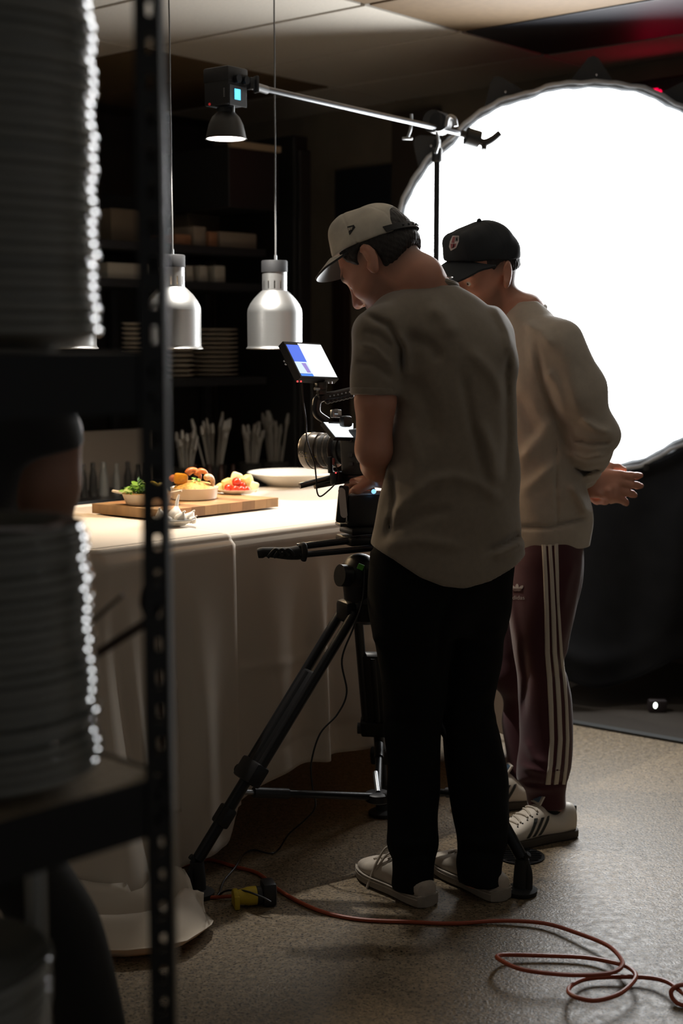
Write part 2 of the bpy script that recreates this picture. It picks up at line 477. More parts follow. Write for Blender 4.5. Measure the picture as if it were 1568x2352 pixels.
M_SWEAT = mat('cream_fleece', (.50, .43, .345), .9, sheen=.6, noise=.05, nscale=50, bump=.2, bscale=700)
M_JEANS = mat('black_denim', (.004, .0045, .0055), .9, spec=.2, bump=.2, bscale=700)
M_MAROON = mat('maroon_jersey', (.055, .006, .011), .85, sheen=.28, bump=.1, bscale=800)
M_STRIPE = mat('off_white_tape', (.62, .55, .46), .75)
M_CAPW = mat('beige_cap_cloth', (.66, .60, .50), .85, noise=.10, nscale=25, bump=.2, bscale=900)
M_CAPB = mat('black_cap_cloth', (.012, .015, .019), .8, bump=.2, bscale=900)
M_SHOEW = mat('dirty_white_canvas', (.47, .41, .34), .75, noise=.15, nscale=22)
M_SOLEW = mat('grey_rubber', (.30, .265, .22), .7, noise=.1, nscale=30)
M_LEATHER = mat('white_leather', (.68, .61, .52), .5)
M_GUM = mat('dark_gum_sole', (.055, .042, .03), .6)
M_EYE = mat('eye_white', (.75, .72, .68), .15)
M_IRIS = mat('iris', (.03, .02, .015), .1)
def scale_at(Y, py=1176): return (at(785, py, Y).x-at(784, py, Y).x)
def row(py, L, Rr, Y, b=None, psi=0.0, inset=0.0, a=None):
    c = at((L+Rr)/2, py, Y); hw = (Rr-L)/2*scale_at(Y, py)
    if b is None and a is None: return (c, hw-inset, hw-inset)
    if a is None:
        a = math.sqrt(max(hw*hw-(b*math.sin(psi))**2, .0004))/abs(math.cos(psi))
    else:
        b = math.sqrt(max(hw*hw-(a*math.cos(psi))**2, .0004))/abs(math.sin(psi))
    return (c, a-inset, b-inset)
def shrink(rows, d): return [(r[0], max(r[1]-d, .02), max(r[2]-d, .02)) for r in rows]
class Head:
    def __init__(s, ear, psi, pitch, roll=0.0, sc=1.0):
        f = Vector((-math.sin(psi)*math.cos(pitch), math.cos(psi)*math.cos(pitch), -math.sin(pitch)))
        l = Vector((-math.cos(psi), -math.sin(psi), 0)); u = f.cross(l)
        if roll:
            q = Matrix.Rotation(roll, 3, f); l = q @ l; u = q @ u
        s.M = basis(f, l, u); s.sc = sc; s.Mn = np.array(s.M, np.float32)
        s.H = Vector(ear)-s.M @ (Vector((-.005, .079, 0))*sc)
    def w(s, p): return s.H+s.M @ (Vector(p)*s.sc)
    def loc(s, P): return ((P-A3(s.H))@s.Mn)/s.sc
    def sdf(s):
        fs = [(s_ell((-.012, 0, .035), (.099, .077, .092)), .02), (s_ell((.028, 0, -.012), (.064, .062, .088)), .03),
              (s_ell((.03, 0, -.066), (.056, .055, .05)), .03), (s_cap((.07, -.012, -.098), (.07, .012, -.098), .021, .021), .03),
              (s_ell((.058, .043, -.026), (.028, .022, .022)), .02), (s_ell((.058, -.043, -.026), (.028, .022, .022)), .02),
              (s_cap((.079, -.036, .024), (.079, .036, .024), .013, .013), .02),
              (s_cap((.088, 0, .014), (.111, 0, -.031), .008, .0125), .014),
              (s_ell((.099, .012, -.036), (.011, .009, .009)), .008), (s_ell((.099, -.012, -.036), (.011, .009, .009)), .008),
              (s_cap((.086, -.017, -.062), (.086, .017, -.062), .0085, .0085), .008), (s_cap((.085, -.014, -.072), (.085, .014, -.072), .0095, .0095), .008)]
        ears = []
        for sg in (1, -1):
            Re = np.array(Matrix.Rotation(math.radians(-14), 3, 'Y') @ Matrix.Rotation(math.radians(20*sg), 3, 'Z'), np.float32)
            ears.append((s_ell((-.012, .083*sg, .004), (.021, .0085, .034), Re), s_ell((-.003, .0925*sg, .007), (.0125, .0105, .0225), Re),
                         s_ell((-.004, .08*sg, -.024), (.011, .007, .013), Re)))
        eyeh = [s_ell((.095, sg*.033, .0), (.018, .019, .0125)) for sg in (1, -1)]
        lids = [s_ell((.074, sg*.031, .0), (.0165, .0175, .0145)) for sg in (1, -1)]
        slit = [s_ell((.094, sg*.032, -.002), (.014, .0145, .0056)) for sg in (1, -1)]
        mouth = s_cap((.098, -.02, -.067), (.098, .02, -.067), .0045, .0045)
        def f(P):
            q = s.loc(P); d = fs[0][0](q)
            for g, k in fs[1:]: d = smin(d, g(q), k)
            for e in eyeh: d = smax(d, -e(q), .012)
            for e in lids: d = smin(d, e(q), .005)
            for e in slit: d = smax(d, -e(q), .003)
            d = smax(d, -mouth(q), .006)
            for e, c, lb in ears:
                ed = smin(smax(e(q), -c(q), .006), lb(q), .008); d = smin(d, ed, .007)
            return d*s.sc
        return f
    def hair_sdf(s, grow=.007, low=-.075):
        cr = s_ell((-.012, 0, .035), (.099+grow, .077+grow, .092+grow)); nape = s_ell((-.055, 0, -.02), (.052, .058, .06))
        earx = [s_ell((-.004, sg*.085, -.004), (.029, .03, .041)) for sg in (1, -1)]
        def f(P):
            q = s.loc(P); d = smin(cr(q), nape(q), .03)
            x, y, z = q[:, 0], q[:, 1], q[:, 2]
            edge = np.where(x > .0, -.03+x*1.5+np.maximum(0, x-.045)*6, -.06-.35*x+.0*x)
            d = smax(d, (edge-z)*.6, .012)
            d = smax(d, -z+low, .01)
            for e in earx: d = smax(d, -e(q), .008)
            return (d+wav(q, 5, 420, .0009))*s.sc
        return f
    def stubble(s, o):
        me = o.data; P = np.empty(len(me.vertices)*3, np.float32); me.vertices.foreach_get('co', P); P = P.reshape(-1, 3)
        q = s.loc(P); x, y, z = q.T
        rad = np.linalg.norm(q, axis=1) < .17
        beard = np.clip((-.028-z+np.clip(.05-x, 0, .08)*.45)/.03, 0, 1)*np.clip((x+.018)/.02, 0, 1)*np.clip((z+.125)/.015, 0, 1)*np.clip((x-.25*(z+.1)+.03)/.03, 0, 1)
        scalp = np.clip((z+.075)/.05, 0, 1)*np.clip((-x-.0)/.03, 0, 1)
        brow = np.exp(-((z-.024-.1*np.abs(np.abs(y)-.03))/.006)**2)*(np.abs(y) > .012)*(np.abs(y) < .052)*(x > .06)*2
        side = np.clip((.036-x)/.02, 0, 1)*np.clip((z-.0)/.03, 0, 1)
        lobes = (np.hypot(x+.01, z) < .04)*(np.abs(y) > .079)
        v = np.clip(np.maximum.reduce([beard*.5, scalp*.75, brow*.85, side*.8]), 0, 1)*rad*(1-lobes)
        at_ = me.attributes.new('stubble', 'FLOAT', 'POINT'); at_.data.foreach_set('value', v.astype(np.float32))
    def eyes(s, parent):
        for sg in (1, -1):
            mb = MB(); mb.sphere(s.w((.0755, sg*.031, -.001)), .0125*s.sc, 16, 12); e = mb.build('eye', M_EYE, parent, True, False)
            mb = MB(); mb.sphere(s.w((.0852, sg*.031, -.002)), .0042*s.sc, 12, 8); mb.build('iris', M_IRIS, e, True, False)
    def cap(s, parent, m, under, front_z=.062, back_z=.012, puff=(.112, .091, .1), brim_len=.085, droop=.20, snap=False, button=True, bulge=1.0):
        cr = s_ell((-.012, 0, .042), puff); inner = s_ell((-.012, 0, .036), (puff[0]-.006, puff[1]-.006, puff[2]-.002))
        front = s_box((.055, 0, .085), (.045, .06, .05), .035) if bulge == 1.0 else s_box((.016, 0, .100), (.046, .056, .054), .042)
        def f(P):
            q = s.loc(P); x, z = q[:, 0], q[:, 2]
            d = smin(cr(q), front(q), .03)
            pl = back_z+(front_z-back_z)*(x+.11)/.2
            d = smax(d, (pl-z)*.95, .003)
            for a in range(3):                                   # panel seams
                an = math.radians(30+60*a); d += .0013*np.exp(-((q[:, 1]*math.cos(an)-(x+.012)*math.sin(an))/.0022)**2)
            if snap:                                             # arched opening above the strap at the back
                d = smax(d, -s_ell((-.125, 0, back_z+.014), (.056, .060, .060))(q), .003)
            return (d+wav(q, 9, 60, .0012))*s.sc
        b0 = [min(c) for c in zip(*[s.w((x, y, z)) for x in (-.15, .15) for y in (-.12, .12) for z in (-.02, .17)])]
        b1 = [max(c) for c in zip(*[s.w((x, y, z)) for x in (-.15, .15) for y in (-.12, .12) for z in (-.02, .17)])]
        cp = sdf_obj('cap', f, b0, b1, .0028, m, parent)
        # brim: two skins, dark underneath
        N, K = 36, 10; top = []; bot = []
        for i in range(N+1):
            th = math.radians(-88+176*i/N)
            for k in range(K+1):
                e = k/K
                x0, y0 = .068*math.cos(th)+.02, .082*math.sin(th)
                x1, y1 = (.098+brim_len)*math.cos(th)**.8+.02 if math.cos(th) > 0 else .02, .094*math.sin(th)
                x, y = x0+(x1-x0)*e, y0+(y1-y0)*e
                pl = back_z+(front_z-back_z)*(x0+.11)/.2
                z = pl+.004-2.6*y*y*(1-.25*e)-droop*max(0, x-.085)
                top.append(s.w((x, y, z+.0025))); bot.append(s.w((x, y, z-.0025)))
        W = K+1
        q1 = [(i*W+k, i*W+k+1, (i+1)*W+k+1, (i+1)*W+k) for i in range(N) for k in range(K)]
        rim = [i*W+K for i in range(N+1)]+[N*W+k for k in range(K-1, -1, -1)]+[i*W for i in range(N-1, -1, -1)]+[k for k in range(1, K)]
        n = len(top)
        fs = q1+[tuple(j+n for j in q[::-1]) for q in q1]+[(rim[i], rim[(i+1) % len(rim)], rim[(i+1) % len(rim)]+n, rim[i]+n) for i in range(len(rim))]
        br = mesh_obj('brim', top+bot, fs, m, cp, True, mats=[m, under])
        for i, p in enumerate(br.data.polygons):
            if i >= len(q1): p.material_index = 1
        br.data.set_sharp_from_angle(angle=math.radians(50))
        if button:
            mb = MB(); mb.sphere(s.w((-.012, 0, .042+puff[2])), .0075, 12, 6); mb.build('button', m, cp, True)
        if snap:
            mb = MB(); pts = []
            for i in range(21):
                th = math.radians(180-52+104*i/20)
                x, y = -.012+(puff[0]+.001)*math.cos(th), (puff[1]+.001)*math.sin(th)
                z = back_z+(front_z-back_z)*(x+.11)/.2+.009
                pts.append((x, y, z))
            T = [s.w((x, y, z+.008)) for x, y, z in pts]; Bm = [s.w((x, y, z-.008)) for x, y, z in pts]
            T2 = [s.w((x*1.02, y*1.02, z+.008)) for x, y, z in pts]; B2 = [s.w((x*1.02, y*1.02, z-.008)) for x, y, z in pts]
            m_ = len(pts); V = T+Bm+T2+B2
            fq = []
            for i in range(m_-1):
                fq += [(i, i+1, m_+i+1, m_+i), (2*m_+i, 3*m_+i, 3*m_+i+1, 2*m_+i+1), (i, 2*m_+i, 2*m_+i+1, i+1), (m_+i, m_+i+1, 3*m_+i+1, 3*m_+i)]
            mb.add(V, fq); st = mb.build('strap', M_BLACK, cp, True)
            for i in range(5, 16, 2):
                x, y, z = pts[i]; mb = MB(); mb.sphere(s.w((x*1.025, y*1.025, z)), .003, 8, 6); mb.build('snap_stud', mat('stud', (.05, .05, .055), .3), st, True)
        return cp
def hand_sdf(wrist, dirv, palm_n, curl=50, sc=1.0, left=True, spread=.006, thumb_out=.6):
    """palm from wrist along dirv, palm faces palm_n; five unequal bent fingers"""
    d = Vector(dirv).normalized(); n = Vector(palm_n); n = (n-d*n.dot(d)).normalized(); sd = d.cross(n) if left else n.cross(d)   # sd towards thumb side
    Wp = Vector(wrist); fs = []
    kn = []
    for i, (off, ln) in enumerate(((.030, .072), (.010, .080), (-.011, .074), (-.031, .058))):
        base = Wp+d*(.092-.004*abs(i-1))*sc+sd*off*sc
        fs.append(s_cap(Wp+d*.02*sc+sd*off*.6*sc, base, .0155*sc, .0115*sc))
        p = base; dd = d.copy(); pts = [base]; a = math.radians(curl*(1+.07*i))
        for j, fr in enumerate((.45, .31, .24)):
            dd = Matrix.Rotation(a*(.75 if j == 0 else 1.0 if j == 1 else .7), 3, d.cross(n)) @ dd
            p = p+dd*ln*fr*sc+sd*(spread*(1.5-i)*.3); pts.append(p)
        fs.append(s_chain(pts, [.0108*sc, .0104*sc, .0096*sc, .0082*sc], .006)); kn.append(pts)
    tb = Wp+d*.028*sc+sd*.026*sc+n*.008*sc
    t1 = tb+(d*.55+sd*thumb_out+n*.25).normalized()*.038*sc; t2 = t1+(d*.85+sd*thumb_out*.35+n*.35).normalized()*.030*sc; t3 = t2+(d*.9+n*.4-sd*.1).normalized()*.024*sc
    fs2 = s_chain([tb, t1, t2, t3], [.0155*sc, .0125*sc, .0105*sc, .0085*sc], .008)
    def f(P):
        dd = fs[0](P)
        for i in range(1, 8):
            dd = smin(dd, fs[i](P), .010 if i % 2 == 0 else .004)
        return smin(dd, fs2(P), .010)
    return f, kn, (t2, t3)
def shoe_uv(heel, toe_dir, L):
    d = Vector((toe_dir.x, toe_dir.y, 0)).normalized(); l = Vector((-d.y, d.x, 0)); return d, l
def make_shoe(parent, heel, toe, L, kind, name='shoe'):
    d = Vector((toe.x-heel.x, toe.y-heel.y, 0)).normalized(); l = Vector((-d.y, d.x, 0)); z = Vector((0, 0, 1))
    o0 = Vector((heel.x, heel.y, 0))
    W_ = lambda x, y, h: o0+d*(x*L)+l*y+z*h
    st = [0, .012, .04, .10, .2, .3, .42, .52, .62, .72, .82, .9, .95, .98, 1.0]
    wd = [.012, .024, .031, .035, .037, .037, .039, .043, .047, .0485, .046, .039, .030, .02, .007]
    if kind == 'canvas':
        hg = [.056, .062, .066, .070, .074, .080, .094, .090, .080, .068, .060, .053, .045, .036, .028]; sole_h = .032; mu, ms = M_SHOEW, M_SOLEW
    else:
        hg = [.078, .090, .098, .098, .078, .080, .108, .098, .082, .066, .054, .047, .041, .035, .029]; sole_h = .026; mu, ms = M_LEATHER, M_GUM
    def prof(hs, ws, zb, grow, n=20, flat=False):
        V = []; Fq = []; zz, wv = cubic(st, ws, 44); _, hv = cubic(st, hs, 44)
        for i in range(44):
            x = zz[i]; w_ = max(wv[i]+grow, .003); hh = max(hv[i], zb+.006)
            for k in range(n):
                a = 2*math.pi*k/n
                cy, sz = math.cos(a), math.sin(a)
                if flat: y = w_*np.sign(cy)*abs(cy)**.35; h_ = zb+(hh-zb)*(.5+.5*np.sign(sz)*abs(sz)**.25)
                else:
                    y = w_*np.sign(cy)*abs(cy)**(.75)*(1 if sz < 0 else 1-.28*sz*sz*(hh > .06))
                    h_ = zb+(hh-zb)*(max(0, .5+.5*np.sign(sz)*abs(sz)**.7))
                V.append(W_(x-grow/L*(.5-x)*2, y*(1+.10*math.sin(x*3.1)), h_))
        for i in range(43): Fq += [(i*n+k, i*n+(k+1) % n, (i+1)*n+(k+1) % n, (i+1)*n+k) for k in range(n)]
        Fq += [tuple(range(n)), tuple(range(43*n, 44*n))[::-1]]
        return MB().add(V, Fq)
    up = prof(hg, wd, sole_h*.5, 0).build(name, mu, parent, True)
    prof([sole_h]*len(st), wd, .001, .004, flat=True).build('sole', ms, up, True)
    if kind == 'canvas':
        for zz_ in (.017, .025):
            mb = MB(); pts = []
            for sg in (1, -1):
                rng = list(zip(st, wd)) if sg == 1 else list(zip(st, wd))[::-1]
                for x, w_ in rng[1:-1]: pts.append(W_(x, sg*(w_+.0052)*(1+.10*math.sin(x*3.1)), zz_+.006))
            mb.tube(pts, .0016, 6, True, 3, True); mb.build('foxing_stripe', M_SHOEW, up, True)
    bv = bvh_of(up)
    def drop(x, y):
        h = bv.ray_cast(W_(x, y, .3), Vector((0, 0, -1))); return (h[0] if h[0] is not None else W_(x, y, .06))
    for j, x in enumerate((.50, .555, .61, .665, .72)):
        mb = MB(); pts = [drop(x+.012*(1 if j % 2 else -1)*q, q*.026)+Vector((0, 0, .0025)) for q in (-1, -.6, -.2, .2, .6, 1)]
        mb.tube(pts, .0032, 6); mb.build('lace', M_STRIPE if kind != 'canvas' else M_SHOEW, up, True)
        if kind != 'canvas':
            for q in (-1, 1):
                mb = MB(); mb.sphere(drop(x, q*.031), .0028, 8, 6); mb.build('eyelet', M_BLACK, up)
    return up, bv, W_, d, l

# ---------------------------------------------------------------- the man in the taupe T-shirt
PSI1 = math.radians(34)
def man_tshirt():
    root = thing('person', 'person in beige cap, taupe T-shirt and black jeans bending over the cinema camera', 'person', (.2, 3.62, 0))
    hd = Head(at(846, 598, 3.655), math.radians(63), math.radians(41), 0, 1.08)
    tr = [row(657, 918, 1050, 3.72, .078, PSI1), row(674, 888, 1085, 3.71, .09, PSI1), row(705, 858, 1128, 3.70, .105, PSI1), row(745, 858, 1160, 3.69, .118, PSI1),
          row(800, 884, 1182, 3.68, .126, PSI1), row(900, 900, 1187, 3.67, .128, PSI1), row(1000, 895, 1190, 3.67, .128, PSI1), row(1100, 880, 1194, 3.665, .132, PSI1),
          row(1200, 862, 1200, 3.66, .138, PSI1), row(1255, 851, 1207, 3.66, .142, PSI1), row(1295, 848, 1216, 3.66, .146, PSI1), row(1345, 842, 1222, 3.66, .152, PSI1)]
    ll = [row(1270, 852, 1042, 3.64), row(1400, 851, 1040, 3.64), row(1500, 864, 1036, 3.65), row(1600, 878, 1024, 3.66), row(1700, 884, 1013, 3.66), row(1800, 888, 1009, 3.64),
          row(1900, 890, 1005, 3.62), row(1945, 889, 1003, 3.61), row(1975, 897, 998, 3.595), row(2038, 900, 996, 3.578)]
    rl = [row(1270, 1000, 1176, 3.70), row(1400, 1012, 1168, 3.70), row(1500, 1016, 1154, 3.70), row(1580, 1016, 1139, 3.71), row(1630, 1014, 1136, 3.71), row(1700, 1016, 1152, 3.70), row(1800, 1028, 1165, 3.67),
          row(1880, 1041, 1168, 3.65), row(1935, 1048, 1162, 3.63), row(1965, 1046, 1154, 3.615), row(2025, 1052, 1152, 3.595)]
    shL, elL, wrL = at(872, 778, 3.585), at(858, 1032, 3.575), at(878, 1098, 3.80)
    shR, elR, wrR = at(1130, 775, 3.80), at(1125, 1030, 3.86), at(905, 1085, 3.96)
    nb = at(985, 690, 3.73)
    hl, knl, thl = hand_sdf(wrL, (-.45, .55, -.05), (.1, .2, -1), 42, 1.0, True)
    hr, knr, thr = hand_sdf(wrR, (-.7, .4, -.1), (0, .2, -1), 45, 1.0, False)
    hs = hd.sdf()
    neck = s_chain([hd.w((-.028, 0, -.035)), hd.w((-.05, 0, -.095)), nb], [.060, .058, .075], .03)
    armL = s_chain([shL, at(862, 920, 3.565), elL, (elL+wrL)/2+Vector((0, 0, .0)), wrL], [.050, .049, .044, .043, .028], .02)
    armR = s_chain([shR, elR, wrR], [.055, .044, .028], .02)
    tor = s_loft(shrink(tr, .026)[:-2], PSI1); legs = s_union([s_loft(shrink(ll, .012), 0), s_loft(shrink(rl, .012), 0)], .02)
    ankL, ankR = at(945, 2030, 3.60), at(1098, 2015, 3.62)
    feet = s_union([s_chain([ankL, ankL+Vector((-.01, .02, -.07))], [.035, .03]), s_chain([ankR, ankR+Vector((-.01, .02, -.07))], [.035, .03])])
    def body(P):
        d = smin(hs(P), neck(P), .03); d = smin(d, tor(P), .03)
        d = smin(d, smin(armL(P), hl(P), .014), .02); d = smin(d, smin(armR(P), hr(P), .014), .02)
        d = smin(d, legs(P), .02); return smin(d, feet(P), .02)
    b = sdf_obj('body', body, (-.18, 3.3, .02), (.62, 4.18, 1.82), .0042, M_SKIN1, root)
    hd.stubble(b)
    hair = sdf_obj('hair', hd.hair_sdf(), A3(hd.H)-.17, A3(hd.H)+.17, .003, M_HAIR, root)
    hd.eyes(root)
    # T-shirt
    slL = s_cap(at(872, 772, 3.585), at(861, 930, 3.565), .073, .0605)
    slR = s_cap(at(1118, 778, 3.79), at(1122, 930, 3.84), .073, .06)
    t0 = s_loft(tr, PSI1, 0, 2.15)
    hx = [at(x, y, 3.60) for x, y in ((846, 1246), (900, 1272), (960, 1310), (1010, 1330), (1060, 1338), (1120, 1328), (1180, 1305), (1222, 1286))]
    hxx = np.array([p.x for p in hx]); hxz = np.array([p.z for p in hx])
    slz = at(860, 905, 3.56).z; FL = [
        ([(838, 722), (893, 748), (921, 800), (922, 862)], 7, -.009), ([(905, 760), (935, 810), (938, 880)], 14, .006),
        ([(985, 700), (1020, 725), (1045, 775)], 20, .007), ([(930, 770), (985, 790), (1015, 830)], 14, -.006), ([(1075, 800), (1130, 860), (1165, 930)], 16, .005),
        ([(1060, 850), (1080, 960), (1115, 1110)], 12, -.006), ([(1100, 960), (1130, 1040), (1138, 1115)], 14, .007), ([(1160, 880), (1165, 1000), (1160, 1100)], 10, -.005),
        ([(945, 860), (985, 930), (1000, 1020)], 20, -.006), ([(930, 960), (960, 1060), (945, 1140)], 18, .005), ([(890, 1195), (935, 1150), (990, 1105), (1055, 1090)], 14, .007),
        ([(895, 1225), (960, 1185), (1040, 1170)], 12, -.005), ([(1040, 1095), (1100, 1110), (1150, 1150)], 14, .006), ([(900, 1075), (905, 1150), (888, 1235)], 6, -.005),
        ([(1195, 1225), (1165, 1245), (1110, 1270)], 7, -.005), ([(1205, 1245), (1175, 1260), (1130, 1280)], 8, .006), ([(880, 1255), (960, 1240), (1060, 1255)], 14, .004),
        ([(1130, 690), (1165, 760), (1180, 860)], 12, .006), ([(1175, 800), (1160, 860), (1165, 930)], 9, -.006), ([(820, 790), (860, 800), (900, 840)], 8, .005), ([(815, 830), (860, 838), (905, 872)], 8, -.005), ([(830, 760), (870, 770), (905, 800)], 7, -.004)]
    def tee(P):
        d = t0(P); d = smin(d, smax(slL(P), slz-P[:, 2], .004), .03); d = smin(d, smax(slR(P), slz-P[:, 2], .004), .03)
        d = d-folds(P, FL)*2.1+wav(P, 3, 22, .0022)
        hz = np.interp(P[:, 0], hxx, hxz)
        return smax(d, hz-P[:, 2], .004)
    ts = sdf_obj('t_shirt', tee, (-.15, 3.35, .80), (.66, 4.05, 1.70), .005, M_TEE, root)
    # ribbed collar, sleeve hem, bottom hem
    mb = MB(); cc = at(980, 648, 3.725); pts = []
    for i in range(24):
        a = 2*math.pi*i/24; u = Vector((math.cos(PSI1), math.sin(PSI1), 0)); fwd = Vector((-math.sin(PSI1), math.cos(PSI1), 0))
        pts.append(cc+u*(.080*math.cos(a))+fwd*(.076*math.sin(a)+.005)+Vector((0, 0, -.055*max(0, math.sin(a))-.012*abs(math.cos(a)))))
    mb.tube(pts, .0088, 8, True, 3, True); mb.build('collar', M_TEE, ts, True)
    mb = MB(); ac = at(861, 903, 3.565); mb.lathe([(.0585, -.002), (.0625, 0), (.0628, .012), (.0605, .016)], ac, 36); mb.build('sleeve_cuff', M_TEE, ts, True)
    # necklace
    mb = MB(); pts = []
    for i in range(28):
        a = 2*math.pi*i/28
        pts.append(cc+Vector((0, 0, .012))+u*(.067*math.cos(a))+fwd*(.066*math.sin(a))+Vector((0, 0, -.06*max(0, math.sin(a)))))
    mb.tube(pts, .0013, 6, True, 2, True); mb.build('necklace', mat('dark_silver', (.25, .22, .2), .3, .9), root, True)
    # jeans
    hipL, hipR = s_loft(ll, 0, 0, 2.1), s_loft(rl, 0, 0, 2.1)
    hips = s_loft([row(1190, 872, 1188, 3.665, .124, PSI1), row(1240, 862, 1192, 3.665, .13, PSI1), row(1285, 856, 1186, 3.665, .132, PSI1), row(1340, 852, 1176, 3.665, .134, PSI1), row(1400, 856, 1168, 3.67, .128, PSI1), row(1450, 866, 1158, 3.67, .10, PSI1)], PSI1)
    FJ = [([(1040, 1345), (1010, 1440), (1000, 1560)], 10, -.008), ([(1165, 1440), (1100, 1470), (1060, 1450)], 9, .005), ([(1140, 1570), (1100, 1600), (1060, 1610)], 8, .006), ([(1135, 1610), (1090, 1635), (1050, 1640)], 8, -.006),
          ([(1140, 1640), (1110, 1660), (1060, 1680)], 9, .006), ([(890, 1935), (940, 1945), (1000, 1930)], 12, .007), ([(895, 1972), (940, 1968), (995, 1965)], 9, -.007), ([(1050, 1925), (1100, 1938), (1160, 1925)], 11, .007), ([(1050, 1960), (1100, 1955), (1150, 1962)], 8, -.007),
          ([(870, 1500), (920, 1540), (950, 1600)], 14, .004), ([(885, 1650), (930, 1670), (980, 1650)], 12, -.004)]
    def jeans(P):
        d = smin(smin(hipL(P), hipR(P), .012), hips(P), .03); return d-folds(P, FJ)+wav(P, 8, 30, .002)
    sdf_obj('jeans', jeans, (-.1, 3.35, .03), (.62, 4.0, 1.0), .006, M_JEANS, root)
    make_shoe(root, onz(984, 2083, 0), onz(828, 1998, 0), .295, 'canvas')
    sh2 = make_shoe(root, onz(1152, 2070, 0), onz(1005, 1987, 0), .295, 'canvas')
    # loose lace bow on the nearer shoe
    mb = MB(); mb.tube([at(915, 1960, 3.63), at(890, 1945, 3.64), at(868, 1975, 3.64), at(855, 2005, 3.65), at(842, 2040, 3.655)], .0035, 6); mb.build('lace', M_SHOEW, root, True)
    mb = MB(); mb.tube([at(918, 1968, 3.63), at(893, 1960, 3.63), at(872, 1985, 3.635), at(868, 1998, 3.64), at(905, 1978, 3.63)], .0032, 6); mb.build('lace', M_SHOEW, root, True)
    # cap
    cp = hd.cap(root, M_CAPW, M_BLACK, front_z=.089, back_z=.007, puff=(.109, .089, .097), brim_len=.034, droop=.19, snap=True, bulge=.6, button=True)
    bv = bvh_of(cp)
    x0, y0 = 799, 521
    flag = [(x0-1, y0), (x0+14, y0-4), (x0+17, y0+1), (x0+12, y0+8), (x0+4, y0+19)]
    decal('emblem', bv, [flag], mat('emblem_black', (.02, .02, .02), .6), cp, .0012)
    decal('emblem_letters', bv, [[(x0+2.6, y0+11), (x0+2, y0+3), (x0+3.4, y0+2.8), (x0+5, y0+6), (x0+5, y0+2.5), (x0+6.2, y0+2.4), (x0+6.4, y0+8.4), (x0+5.2, y0+8.8), (x0+3.4, y0+5.6), (x0+3.9, y0+10.4)],
          [(x0+7.4, y0+2.2), (x0+11.6, y0+1.4), (x0+11.8, y0+2.3), (x0+8.6, y0+3), (x0+8.7, y0+3.9), (x0+11, y0+3.4), (x0+11, y0+4.3), (x0+8.7, y0+4.9), (x0+8.8, y0+6.2), (x0+10.6, y0+5.6), (x0+10.2, y0+6.6), (x0+7.6, y0+7.6)]], M_CAPW, cp, .0008, .0022)
    return root, hd
man1, HD1 = man_tshirt()

